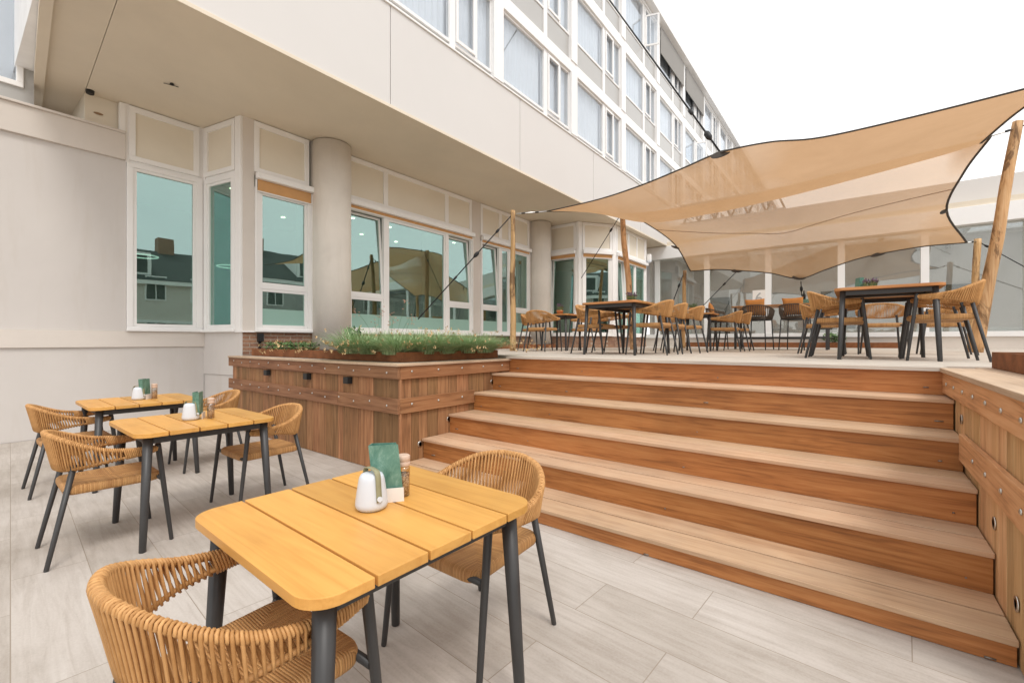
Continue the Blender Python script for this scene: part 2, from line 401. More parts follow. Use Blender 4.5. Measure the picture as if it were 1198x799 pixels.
M['menu']=menu_mat()
def pepper_mat():
    m,nt,b=new_mat('peppercorn_fill')
    vo=nod(nt,'ShaderNodeTexVoronoi'); vo.inputs['Scale'].default_value=230; lnk(nt,coords(nt,(1,1,1),False),vo.inputs['Vector'])
    lnk(nt,ramp(nt,vo.outputs['Color'],[(0.2,(0.16,0.09,0.05)),(0.55,(0.42,0.30,0.20)),(0.85,(0.62,0.50,0.38))]),b.inputs['Base Color'])
    return m
M['pepper']=pepper_mat()
M['jar']=glass('jar_glass',(0.9,0.88,0.85),(0.86,0.78,0.70),0.12)
def emit(name,col,s):
    m,nt,b=new_mat(name); b.inputs['Emission Color'].default_value=(*col,1); b.inputs['Emission Strength'].default_value=s
    b.inputs['Base Color'].default_value=(*col,1); return m
M['downlight']=emit('downlight_glow',(1,0.85,0.65),9)
M['ringlight']=emit('ring_lamp_glow',(1,0.98,0.92),0.9)

# ------------------------------------------------------------------ world + sun
w=bpy.data.worlds.new('World'); scene.world=w; w.use_nodes=True
nt=w.node_tree; bg=nt.nodes['Background']
sky=nod(nt,'ShaderNodeTexSky',sky_type='NISHITA'); sky.sun_disc=False
SUN_EL, SUN_AZ = R(57), R(206)             # direction the sun stands in (compass from +Y, clockwise)
sky.sun_elevation=SUN_EL; sky.sun_rotation=SUN_AZ; sky.air_density=1.0; sky.dust_density=5.0; sky.ozone_density=1.0
tcw=nod(nt,'ShaderNodeTexCoord')
cl=noise_n(nt,tcw.outputs['Generated'],1.6,6,0.55,0.6)
hs=nod(nt,'ShaderNodeHueSaturation'); hs.inputs['Saturation'].default_value=0.08; lnk(nt,sky.outputs[0],hs.inputs['Color'])
cloud=ramp(nt,cl,[(0.3,(8.6,8.75,9.0)),(0.7,(10.4,10.3,10.2))])
bgc=mixc(nt,0.88,hs.outputs[0],cloud)      # an even cloud deck over the sky
lnk(nt,bgc,bg.inputs['Color']); bg.inputs['Strength'].default_value=0.13
sd=bpy.data.lights.new('sun','SUN'); sd.energy=1.3; sd.angle=R(18); sd.color=(1,0.96,0.91)
so=bpy.data.objects.new('sun',sd); COL.objects.link(so)
dirv=Vector((math.sin(SUN_AZ)*math.cos(SUN_EL), math.cos(SUN_AZ)*math.cos(SUN_EL), math.sin(SUN_EL)))
so.rotation_euler=dirv.to_track_quat('Z','Y').to_euler(); so.location=(0,0,20)
vs=scene.view_settings; vs.view_transform='Standard'; vs.look='None'; vs.gamma=1; vs.exposure=0.31; vs.use_curve_mapping=False

# ------------------------------------------------------------------ the setting
DECK=1.14
b=MB(); b.box(-400,400,-400,400,-0.3,-0.02); b.build('ground',paint('ground_paving',(0.34,0.31,0.28),0.8,0.1,0.3),kind='structure')
b=MB(); b.box(-9,3.2,-9,8.795,-0.018,0.0); b.build('patio_floor',M['floor'],kind='structure')
# stairs: front edge X of every tread measured from the photograph
SX=[2.668,3.068,3.448,3.836,4.185,4.50]; SZ=[0.12+0.204*k for k in range(6)]
YL,YR=3.575,-0.52
b=MB()                                       # terrace deck boards, one slab each
y=-14.0; i=0
x_front=SX[5]
xx=x_front-0.022; bw=0.142
while xx<17.0:
    x1=min(xx+bw-0.004,17.0); y0=YR-0.0
    if xx<4.66: b.box(xx,x1,YR-0.002,YL+0.002,DECK-0.028,DECK,random.random())
    else: b.box(xx,x1,-14,7.75,DECK-0.028,DECK,random.random())
    xx+=bw
b.build('terrace_deck',M['deckwood'],kind='structure')
b=MB(); b.box(4.70,17.2,-14,7.78,0.0,DECK-0.032); b.build('terrace_base',M['brown_trim'],kind='structure')

st=thing('wooden_stairs','wide flight of hardwood steps with pale treads and orange brown risers up to the terrace','stairs',(0,0,0))
for k in range(5):
    x0,x1=SX[k],SX[k+1]+0.03; z=SZ[k]; mid=(x0+x1)/2
    for a,c in ((x0,mid-(.007 if k<2 else .004)),(mid+(.007 if k<2 else .004),x1)):
        t=MB(); t.box(a,c,YR+0.004,YL-0.004,z-0.026,z,random.random()); t.build('tread',M['tread'],st,0.004)
for k in range(6):
    z0=0.002 if k==0 else SZ[k-1]+0.001; z1=SZ[k]-(0.027 if k<5 else 0.030)
    t=MB(); t.box(SX[k]+0.022,SX[k]+0.05,YR+0.006,YL-0.006,z0,z1,[0.75,0.35,0.62,0.30,0.55,0.9][k]); t.build('riser',M['riser'],st,0.002)
    s=MB()
for k in range(6):                            # screws in the risers
    zz=(SZ[k]+(SZ[k-1] if k else 0))/2
    for yy in (-0.42,1.05,2.5,3.44):
        s=MB(); s.tube([(SX[k]+0.023,yy+random.uniform(-.05,.05),zz-0.05),(SX[k]+0.019,yy,zz-0.05)],0.0045,8); s.build('screw',M['screw'],st)

def cladding(b, axis, fixed, out, a0, a1, z0, z1):
    a=a0
    while a<a1-0.01:
        wd=random.choice((0.095,0.12,0.14,0.14,0.155)); e=min(a+wd,a1)
        dep=random.uniform(0.0,0.003)
        if axis=='x': b.box(a+0.0015,e-0.0015,*sorted((fixed,fixed+out*(0.022+dep))),z0,z1,random.random())
        else: b.box(*sorted((fixed,fixed+out*(0.022+dep))),a+0.0015,e-0.0015,z0,z1,random.random())
        a=e
def bolt(parent, p, n, r=0.011):
    s=MB(); p=Vector(p); n=Vector(n)
    s.tube([p,p+n*0.004,p+n*0.008],[r,r*0.95,r*0.5],10); return s.build('bolt',M['steel'],parent)
def step_light(parent,p,n):
    s=MB(); p=Vector(p); n=Vector(n)
    s.tube([p,p+n*0.003,p+n*0.005,p+n*0.005,p+n*0.001],[0.032,0.032,0.030,0.020,0.018],20)
    return s.build('step_light',M['steel'],parent)

# planter block left of the stairs
PX, PYN, PYF = 2.80, 3.60, 7.62              # core faces
pl=thing('timber_planter','tall timber clad planter block with bolted rails left of the stairs','planter',(PX,PYN,0))
def rel(bm,root):                             # world-built mesh -> local to its root
    ox,oy,oz=root.location
    bm.v=[(x-ox,y-oy,z-oz) for x,y,z in bm.v]; return bm
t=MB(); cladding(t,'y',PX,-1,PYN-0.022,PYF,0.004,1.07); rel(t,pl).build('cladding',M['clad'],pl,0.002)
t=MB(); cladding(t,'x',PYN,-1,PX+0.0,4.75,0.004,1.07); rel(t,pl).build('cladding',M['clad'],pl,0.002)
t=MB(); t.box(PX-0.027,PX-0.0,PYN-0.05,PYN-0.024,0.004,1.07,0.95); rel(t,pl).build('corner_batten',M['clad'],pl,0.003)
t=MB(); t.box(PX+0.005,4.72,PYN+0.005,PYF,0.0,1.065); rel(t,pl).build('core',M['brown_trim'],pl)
for z0,z1,r1,r2 in ((0.955,1.082,0.45,0.75),(0.615,0.765,0.3,0.6)):
    t=MB(); a=[PYN-0.055,4.9,6.95,PYF+0.08] if z0>0.9 else [PYN-0.055,4.62,PYF+0.08]
    for p,q in zip(a,a[1:]): t.box(PX-0.056,PX-0.026,p+0.001,q-0.001,z0,z1,random.random())
    rel(t,pl).build('rail',M['rail_y'],pl,0.004)
    t=MB(); t.box(PX-0.024,4.515 if z0>.9 else 3.85,PYN-0.055,PYN-0.027,z0,z1,r2); rel(t,pl).build('rail',M['rail_x'],pl,0.004)
    zz=(z0+z1)/2+0.01
    yy=PYN+0.12; k=0
    while yy<PYF:
        if not (z0<0.9 and yy<PYN+0.0): rel_p=(PX-0.056-PX,yy-PYN,zz+(0.012 if k%2 else -0.012)); bolt(pl,rel_p,(-1,0,0))
        yy+=0.29; k+=1
    xx=PX+0.12
    while xx<(4.55 if z0>0.9 else 3.75): bolt(pl,(xx-PX,-0.055,zz),(0,-1,0),0.013); xx+=0.36
t=MB()
for c,(x0,x1,y0,y1) in enumerate(((PX-0.075,PX+0.075,PYN-0.075,PYF+0.06),(PX+0.0755,4.66,PYN-0.075,PYN+0.075))):
    t.box(x0,x1,y0,y1,1.0835,1.108,0.3+0.3*c)
rel(t,pl).build('cap',M['cap'],pl,0.004)
t=MB()
yy=PYN+0.08
while yy<PYF: t.box(PX+0.078,4.66,yy,min(yy+0.136,PYF),1.067,1.104,random.random()); yy+=0.14
rel(t,pl).build('top_decking',M['deckwood'],pl)
for yy in (4.42,5.30,6.38):
    t=MB(); t.box(-0.082,-0.0225,yy-PYN-0.045,yy-PYN+0.045,0.868,0.94); t.build('box_light',M['black'],pl,0.004)
for xx,zz in ((3.05,0.27),(3.46,0.47),(4.20,0.83)): step_light(pl,(xx-PX,-0.0245,zz),(0,-1,0))

# matching block right of the stairs
rw=thing('timber_side_wall','timber clad side wall with bolted rails closing the right end of the stairs','retaining wall',(2.45,YR,0))
WX=2.43
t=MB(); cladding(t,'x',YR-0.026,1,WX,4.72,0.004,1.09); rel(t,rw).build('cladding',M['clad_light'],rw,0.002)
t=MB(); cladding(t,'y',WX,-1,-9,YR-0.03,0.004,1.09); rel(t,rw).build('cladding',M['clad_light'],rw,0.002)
t=MB(); t.box(WX+0.005,4.69,-9,YR-0.03,0,1.09); rel(t,rw).build('core',M['brown_trim'],rw)
for z0,z1 in ((0.955,1.105),(0.60,0.765)):
    t=MB(); t.box(WX-0.05,4.515 if z0>0.9 else 3.85,YR+0.0005,YR+0.027,z0,z1,0.9); rel(t,rw).build('rail',M['rail_l'],rw,0.004)
    t=MB(); t.box(WX-0.05,WX-0.026,-9,YR-0.001,z0,z1,0.4); rel(t,rw).build('rail',M['rail_y'],rw,0.004)
    xx=WX+0.09
    while xx<(4.55 if z0>0.9 else 3.45): bolt(rw,(xx-2.45,0.027,(z0+z1)/2),(0,1,0),0.013); xx+=0.30
t=MB(); t.box(WX-0.07,4.478,YR-0.16,YR+0.045,1.108,DECK-0.002,0.3); t.box(WX-0.07,4.66,-9,YR-0.163,1.108,DECK-0.002,0.6)
rel(t,rw).build('cap',M['cap'],rw,0.004)
for xx,zz in ((2.72,0.25),(3.10,0.46),(3.95,0.84)): step_light(rw,(xx-2.45,0.0005,zz),(0,1,0))

# ------------------------------------------------------------------ troughs and plants
def trough(name,label,x0,x1,y0,y1,z0,z1,th=0.012):
    r=thing(name,label,'planter',((x0+x1)/2,(y0+y1)/2,z0))
    hx,hy,h=(x1-x0)/2,(y1-y0)/2,z1-z0
    t=MB()
    t.box(-hx,hx,-hy,-hy+th,0,h); t.box(-hx,hx,hy-th,hy,0,h); t.box(-hx,-hx+th,-hy+th+.0005,hy-th-.0005,0,h); t.box(hx-th,hx,-hy+th+.0005,hy-th-.0005,0,h)
    t.build('trough_wall',M['corten'],r,0.002)
    t=MB(); t.box(-hx+th+.001,hx-th-.001,-hy+th+.001,hy-th-.001,0.002,h-0.025); t.build('soil',M['soil'],r)
    return r
trough('steel_trough','long rusty steel trough full of fescue grass on top of the timber planter',3.02,4.62,3.83,7.55,1.108,1.215)
trough('steel_trough','rusty steel trough standing on the right end wall of the stairs',2.6,4.62,-2.2,-0.76,DECK,DECK+0.115)
trough('steel_trough','low rusty steel trough along the glass hall behind the bar stools',16.45,16.8,-1.0,4.9,DECK,DECK+0.16)
trough('steel_trough','short rusty steel trough against the brick plinth behind the bistro table',8.3,11.4,7.2,7.5,DECK,DECK+0.11)
trough('steel_trough','small rusty trough at far right edge of the deck near glass hall',14.2,14.7,-5.2,-3.2,DECK,DECK+0.3)

def blade(b, base, ang, lean, length, wid, rnd, segs=4, droop=1.0):
    dx,dy=math.cos(ang),math.sin(ang); px,py=-dy,dx
    vs=[]; fs=[]
    for i in range(segs+1):
        t=i/segs; out=lean*length*(t**1.6)*droop; up=length*(t-0.42*lean*t*t*droop)
        w_=wid*(1-t)**0.7+0.0004
        c=(base[0]+dx*out,base[1]+dy*out,base[2]+up)
        vs+= [(c[0]-px*w_,c[1]-py*w_,c[2]),(c[0]+px*w_,c[1]+py*w_,c[2])]
        if i: fs.append((2*i-2,2*i-1,2*i+1,2*i))
    b.add(vs,fs,rnd,True)
rg=random.Random(3)
def make_tuft(seed, big=1.0):
    rg=random.Random(seed); root=thing('fescue_tuft','blue green fescue grass tuft with straw tips in the rusty trough','plant')
    t=MB()
    for i in range(900):
        a=rg.uniform(0,6.28); rr=0.13*math.sqrt(rg.random())*big
        blade(t,(rr*math.cos(a),rr*math.sin(a),0),a+rg.uniform(-.7,.7),rg.uniform(0.15,1.5),rg.uniform(0.18,0.40)*big,rg.uniform(.0012,.0028),min(1,max(0,rg.gauss(.42,.22))))
    t.build('blades',M['fescue'],root)
    t=MB()
    for i in range(22):
        a=rg.uniform(0,6.28); L=rg.uniform(0.20,0.50)*big; le=rg.uniform(.4,1.9)
        blade(t,(0.05*math.cos(a),0.05*math.sin(a),0),a,le,L,.0014,rg.random(),6,1.1)
        tip=(0.05*math.cos(a)+math.cos(a)*le*L*1.1,0.05*math.sin(a)+math.sin(a)*le*L*1.1,L*(1-0.46*le))
        for q in range(5):
            blade(t,(tip[0]+rg.uniform(-.01,.01),tip[1]+rg.uniform(-.01,.01),tip[2]+rg.uniform(-.02,.01)),rg.uniform(0,6.28),.6,.03,.004,rg.random(),2)
    t.build('seed_heads',M['straw'],root)
    return root
tufts=[make_tuft(s,1.0) for s in (1,2,3)]
spots=[(3.13,4.05),(3.12,4.40),(3.12,4.78),(3.40,3.95),(3.72,3.96),(4.03,3.94),(4.32,3.95),(3.42,4.35),(3.45,4.80),(3.75,4.35),(4.05,4.3),(4.5,4.0),(3.78,4.75)]
for i,(x,y) in enumerate(spots):
    s=rg.uniform(1.1,1.45)
    o=tufts[i] if i<3 else dup(tufts[i%3],(0,0,0))
    o['group']='fescue tufts in the rusty trough'
    o.location=(x+rg.uniform(-.03,.03),y+rg.uniform(-.03,.03),1.185); o.rotation_euler=(0,0,rg.uniform(0,6.28)); o.scale=(s*1.1,s*1.1,s*rg.uniform(.48,.78))
def leafy(b, rgen, n, spread, h, size):
    for i in range(n):
        a=rgen.uniform(0,6.28); rr=spread*math.sqrt(rgen.random()); z=h*rgen.uniform(.15,1)
        c=Vector((rr*math.cos(a),rr*math.sin(a),z)); d=Vector((rgen.uniform(-1,1),rgen.uniform(-1,1),rgen.uniform(-.2,.7))).normalized()
        s_=d.cross(Vector((0,0,1))).normalized(); L=size*rgen.uniform(.6,1.2); wv=s_*L*.38; nrm=d.cross(s_)*L*.12
        b.add([c,c+d*L*.5+wv+nrm,c+d*L,c+d*L*.5-wv+nrm],[(0,1,2,3)],rgen.random(),False)
        if i%5==0: b.tube([(0,0,0),(c.x*.5,c.y*.5,z*.6),c],.0015,4,.2)
lp=thing('leafy_plant','low leafy green plant in the left stretch of the rusty trough','plant',(3.12,6.0,1.185),0,'low leafy plants in the trough')
t=MB(); leafy(t,random.Random(5),130,.13,.13,.055); t.build('foliage',M['leaf'],lp)
for x,y in ((3.12,6.35),(3.12,6.7),(3.13,7.05)): dup(lp,(x,y,1.185),rg.uniform(0,6.28))
hp=dup(lp,(3.25,5.1,1.25),1.0,'taller bushy green plant above the fescue beside the round column',None); hp.scale=(1,1,1.9); del hp['group']
hp=dup(lp,(9.2,7.35,DECK+.09),1.0,'bushy green plant in the trough against the brick plinth',None); hp.scale=(1.3,1.3,1.6); del hp['group']
hp=dup(lp,(16.6,0.55,DECK+.14),1.0,'green plant in the low trough beside the glass hall',None); hp.scale=(2.2,2.2,2.2); del hp['group']
fw=thing('flowering_plant','tall thin flowering stems with pale pink blooms rising from the fescue','plant',(3.35,4.55,1.185))
rf=random.Random(11); t=MB(); f_=MB()
for i in range(11):
    a=rf.uniform(0,6.28); L=rf.uniform(.35,.62); le=rf.uniform(.05,.5); p=[(0.25*math.cos(a)*rf.random(),0.25*math.sin(a)*rf.random(),0)]
    q=(p[0][0]+math.cos(a)*le*L,p[0][1]+math.sin(a)*le*L,L); m_=((p[0][0]*2+q[0])/3,(p[0][1]*2+q[1])/3,L*.55)
    t.tube(catmull([p[0],m_,q],4),.0016,4,rf.random())
    for k in range(7):
        c=(q[0]+rf.uniform(-.04,.04),q[1]+rf.uniform(-.04,.04),q[2]+rf.uniform(-.08,.03))
        for k2 in range(4): blade(f_,c,k2*1.57+rf.random(),1.0,.018,.006,rf.random(),2)
t.build('stems',M['leaf'],fw); f_.build('blooms',M['pinkflower'],fw)

# ------------------------------------------------------------------ main building
bd=thing('building','long cream building with overhanging upper floors, round columns and tinted ground floor windows','building',(0,0,0))
def seg(O, P):
    O=Vector(O); P=Vector(P); d=(P-O); L=d.length; d.normalize(); n=Vector((d.y,-d.x))
    return (lambda u,nn,z:(O.x+d.x*u+n.x*nn, O.y+d.y*u+n.y*nn, z)), L
def sbox(b, fn, u0,u1,n0,n1,z0,z1,rnd=.5):
    b.box(u0,u1,-n1,-n0,z0,z1,rnd,lambda u,m,z: fn(u,-m,z))
SOF=4.95
def facade_window(fn, u0, u1, bays, z0=1.50, z1=3.90, transom=2.235, cassette=True, blind_drop=0.09, film=True, panels=None, pz=(4.18,4.85), fr=0.075):
    """bays: list of (ua, ub, has_transom, tilted) glass openings"""
    fmesh=MB(); edges=[u0]
    # outer frame bottom / top / verticals between bays
    sbox(fmesh,fn,u0,u1,-0.05,0.035,z0,z0+0.06)
    sbox(fmesh,fn,u0-0.01,u1+0.01,0.036,0.075,z0-0.012,z0+0.028)
    sbox(fmesh,fn,u0,u1,-0.05,0.03,z1,z1+0.06)
    cuts=[u0]+[v for bb in bays for v in bb[:2]]+[u1]
    for a,c in zip(cuts[0::2],cuts[1::2]): sbox(fmesh,fn,a,c,-0.05,0.032,z0+0.0605,z1-0.0005)
    root=fmesh.build('window',M['white'],bd,0.004)
    pane=MB(); fi=MB(); sash=MB()
    for ua,ub,tr,tilt in bays:
        lo=z0+0.0605; hi=z1-0.0005; s=0.045
        parts=[(lo,transom-0.03,False),(transom+0.03,hi,tilt)] if tr else [(lo,hi,tilt)]
        if tr: sbox(fmesh2 := sash,fn,ua+.0005,ub-.0005,-0.045,0.026,transom-0.0295,transom+0.0295)
        for a,c,tl in parts:
            g0=(lambda z,a=a,c=c,tl=tl:(-0.11*(z-a)/(c-a) if tl else 0.0))
            def bx(b_,p,q,n0,n1,zz0,zz1):
                b_.box(p,q,-n1,-n0,zz0,zz1,.5,lambda u,m,z:fn(u,-m+g0(z),z))
            for p,q,zz0,zz1 in ((ua+.001,ua+s,a+.001,c-.001),(ub-s,ub-.001,a+.001,c-.001),(ua+s,ub-s,a+.001,a+s),(ua+s,ub-s,c-s,c-.001)):
                bx(sash,p,q,-0.04,0.018,zz0,zz1)
            bx(pane,ua+s-.004,ub-s+.004,-0.016,-0.010,a+s-.004,c-s+.004)
            if film and a==lo:
                bx(fi,ua+s,ub-s,-0.0095,-0.0075,a+s,min(a+s+0.27,c-s))
    sash.build('sash',M['white'],root,0.003)
    pane.build('pane',M['glass'],root)
    if film: fi.build('frosted_film',M['film'],root)
    if cassette:
        c=MB(); sbox(c,fn,u0+.0,u1-.0,0.034,0.135,3.985,4.085); sbox(c,fn,u0+0.01,u1-0.01,0.04,0.06,3.975-blind_drop-0.025,3.975-blind_drop)
        c.build('blind_cassette',M['white'],root,0.01)
        c=MB(); sbox(c,fn,u0+0.03,u1-0.03,0.046,0.052,3.975-blind_drop+.001,3.984); c.build('blind',M['blind'],root)
        c=MB()
        sbox(c,fn,u0+0.0,u0+0.022,0.034,0.055,z0+0.03,3.98); sbox(c,fn,u1-0.022,u1-0.0,0.034,0.055,z0+0.03,3.98); c.build('guide_rail',M['white'],root)
    if panels:
        p=MB(); a0=panels[0][0]-0.08; a1=panels[-1][1]+0.08
        sbox(p,fn,a0,a1,-0.03,0.03,pz[0]-0.075,pz[0]); sbox(p,fn,a0,a1,-0.03,0.03,pz[1],SOF-0.012)
        cu=[a0]+[v for q in panels for v in q]+[a1]
        for a,c in zip(cu[0::2],cu[1::2]): sbox(p,fn,a,c,-0.03,0.0295,pz[0]+.0005,pz[1]-.0005)
        p.build('panel_frame',M['white'],bd,0.004)
        p=MB()
        for a,c in panels: sbox(p,fn,a-.002,c+.002,-0.029,0.004,pz[0]-.002,pz[1]+.002)
        p.build('transom_panel',M['cream'],bd)
    return root
def wallbox(name, fn, u0,u1,n0,n1,z0,z1, mat, bev=0.0):
    t=MB(); sbox(t,fn,u0,u1,n0,n1,z0,z1); return t.build(name,mat,bd,bev)

gf,_=seg((0,7.8),(20,7.8))                     # u = world X on the plane Y=7.8
facade_window(gf,3.16,4.12,[(3.235,4.035,True,False)],z1=3.80,blind_drop=0.17,panels=[(3.23,3.99)])
facade_window(gf,4.83,8.36,[(4.88,5.66,True,True),(5.76,7.42,False,False),(7.52,8.31,True,True)],blind_drop=.045,panels=[(4.91,5.66),(5.77,7.41),(7.52,8.26)])
facade_window(gf,8.68,10.86,[(8.74,9.42,True,True),(9.53,9.86,False,False),(9.95,10.80,True,False)],blind_drop=.045,panels=[(8.76,9.43),(9.55,9.86),(9.97,10.78)])
t=MB()                                         # white wall strips between the windows
for a,c in ((2.985,3.158),(4.122,4.828),(8.362,8.678),(10.862,11.80)): sbox(t,gf,a,c,-0.25,0.012,1.48,SOF)
sbox(t,gf,3.158,4.122,-0.05,0.0,4.62-.55,4.11); sbox(t,gf,4.828,8.362,-0.05,0.0,3.97,4.11); sbox(t,gf,8.678,10.862,-0.05,0.0,3.97,4.11)
t.build('wall',M['wall_band'],bd)
t=MB(); sbox(t,gf,2.985,11.8,-0.2,0.0,0.9,1.478); t.build('brick_plinth',M['brick'],bd)
t=MB(); sbox(t,gf,2.985,11.8,-0.01,0.05,1.4785,1.4995); t.build('sill',M['white'],bd,0.003)
# junction box and conduit on the plinth
t=MB(); sbox(t,gf,3.20,3.285,0.001,0.06,1.33,1.462); t.build('junction_box',M['black'],bd,0.004)
t=MB(); sbox(t,gf,3.222,3.252,0.001,0.03,1.10,1.3295); t.build('conduit',M['black'],bd)
for cx_ in (4.44,11.25):
    t=MB(); t.lathe([(0.335,0.9),(0.335,SOF-0.02)],(cx_,7.66,0),40); t.build('column',M['column'],bd)
# skew side window of the corner
sf,L=seg((2.76,8.8),(2.975,7.8))
facade_window(sf,0.06,L-0.14,[(0.13,L-0.22,False,False)],cassette=False,film=False,z1=3.98,panels=[(0.14,L-0.23)])
t=MB(); sbox(t,sf,-0.0,0.058,-0.1,0.015,1.48,SOF); sbox(t,sf,L-0.138,L,-0.2,0.03,1.48,SOF); sbox(t,sf,0.058,L-0.138,-0.1,0.0,4.04,4.105); t.build('wall',M['white'],bd,0.004)
t=MB(); sbox(t,sf,-0.02,L,-0.2,0.0,0.78,1.478); t.build('wall',M['wall'],bd)
t=MB(); sbox(t,sf,-0.02,L,-0.2,-0.015,0.0,0.775); t.build('wall',M['wall'],bd)
t=MB(); sbox(t,sf,-0.0,L+.03,-0.05,0.03,1.4785,1.4995); t.build('sill',M['white'],bd)
# left wall, plane Y=8.8
lf,_=seg((0,8.8),(20,8.8))
facade_window(lf,1.745,2.735,[(1.82,2.645,False,False)],cassette=False,film=False,z1=4.0,panels=[(1.85,2.61)])
t=MB(); sbox(t,lf,1.745,2.76,-0.1,0.0,4.06,4.105); sbox(t,lf,2.736,2.76,-0.1,.012,1.48,4.06); sbox(t,lf,1.731,1.775,-.1,.01,4.06,SOF); sbox(t,lf,2.68,2.765,-.1,.005,4.106,SOF); t.build('wall',M['white'],bd)
t=MB(); sbox(t,lf,-9,1.742,-0.3,0.0,1.49,4.079); t.build('wall',M['wall'],bd)
t=MB(); sbox(t,lf,-9,2.765,-0.3,0.025,1.245,1.488); t.build('wall_band',M['wall_band'],bd,0.004)
t=MB(); sbox(t,lf,-9,2.76,-0.3,-0.005,0.0,1.244); t.build('wall',M['wall'],bd)
t=MB(); sbox(t,lf,-9,1.725,-0.5,0.045,4.08,4.47); sbox(t,lf,-9,1.727,-0.5,0.075,4.4705,4.505); t.build('parapet_band',M['wall_band'],bd,0.006)
# recess above the band, vent box and left wing
t=MB(); sbox(t,lf,1.29,1.728,-1.3,-0.08,4.507,SOF); t.build('duct_box',M['cream'],bd,0.004)
t=MB(); vb=[]
for k in range(14): a=2*math.pi*k/14; vb.append((1.44+0.055*math.cos(a), 8.0+0.0, 4.70+0.016*math.sin(a)))
t.rings([[(x,8.878,z) for x,_,z in vb],[(x,8.868,z) for x,_,z in vb]]); t.build('vent',M['brown_trim'],bd)
t=MB(); sbox(t,lf,1.66,1.73,-0.05,0.03,4.507,SOF-.01); t.build('wall',M['white'],bd,0.004)
t=MB(); sbox(t,lf,0.70,1.30,-1.35,-1.15,4.506,SOF); t.build('wall',M['brown_trim'],bd)
t=MB(); sbox(t,lf,-9,-0.31,-0.45,-0.2,4.506,12.0); sbox(t,lf,-0.31,0.80,-0.45,-0.2,4.506,4.78); sbox(t,lf,0.70,0.80,-0.45,-0.2,4.7805,12); t.build('wall',M['spandrel'],bd)
t=MB(); sbox(t,lf,-0.31,0.70,-0.30,-0.17,4.781,4.85); sbox(t,lf,0.635,0.70,-0.30,-0.17,4.8505,11); sbox(t,lf,-0.31,-0.24,-0.3,-0.17,4.8505,11); wn=t.build('window',M['white'],bd,0.004)
t=MB(); sbox(t,lf,-0.24,0.635,-0.25,-0.24,4.8505,11); t.build('pane',M['upglass'],wn)
t=MB(); sbox(t,lf,-0.30,0.68,-0.44,-0.42,4.8505,11); t.build('curtain',M['curtain'],wn)
t=MB(); t.box(-0.05,0.05,0,4.1,0,0.16); o=t.build('edge_beam',M['soffit'],bd); o.location=(0.63,5.9,SOF-0.06); o.rotation_euler=(0,0,R(-4))
# soffit
t=MB(); t.prism([(0.62,5.80),(1.13,5.80),(1.36,10.2),(0.92,10.2)],SOF,SOF+0.1); t.prism([(1.136,5.80),(17.0,5.80),(17.0,10.2),(1.366,10.2)],SOF,SOF+0.1)
t.build('soffit',M['soffit'],bd)
t=MB(); t.box(0.60,46,5.70,5.798,SOF-0.012,SOF+0.1); t.box(0.60,46,5.66,5.699,SOF-0.03,SOF+0.02); t.build('soffit_trim',M['soffit'],bd,0.003)
t=MB(); t.tube([(2.0,7.6,SOF),(2.0,7.6,SOF-0.02)],[.02,.03],10); t.tube([(1.92,7.66,SOF-.012),(2.0,7.6,SOF-0.025),(2.08,7.62,SOF-.010)],.005,6); t.build('cable_fitting',M['black'],bd)
t=MB(); t.lathe([(0.045,SOF-0.05),(0.05,SOF-.0005)],(1.33,8.75,0),14); t.build('camera_dome',M['black'],bd)
# fascia panels
seams=[0.6,0.92,4.26,7.59,10.93,14.27,17.6,20.95,24.3,27.6,30.9,34.2,37.5,40.8,46]
for a,c in zip(seams,seams[1:]):
    t=MB(); t.box(a+0.007,c-0.007,5.68,5.79,SOF+0.021,6.50); t.build('fascia',M['fascia'],bd,0.003)
t=MB(); t.box(0.6,46,5.70,5.80,SOF+0.11,6.495); t.build('fascia_backing',M['dark_gap'],bd)
t=MB(); t.box(0.6,46,5.655,5.8,6.5005,6.535); t.build('sill',M['upper_white'],bd,0.003)
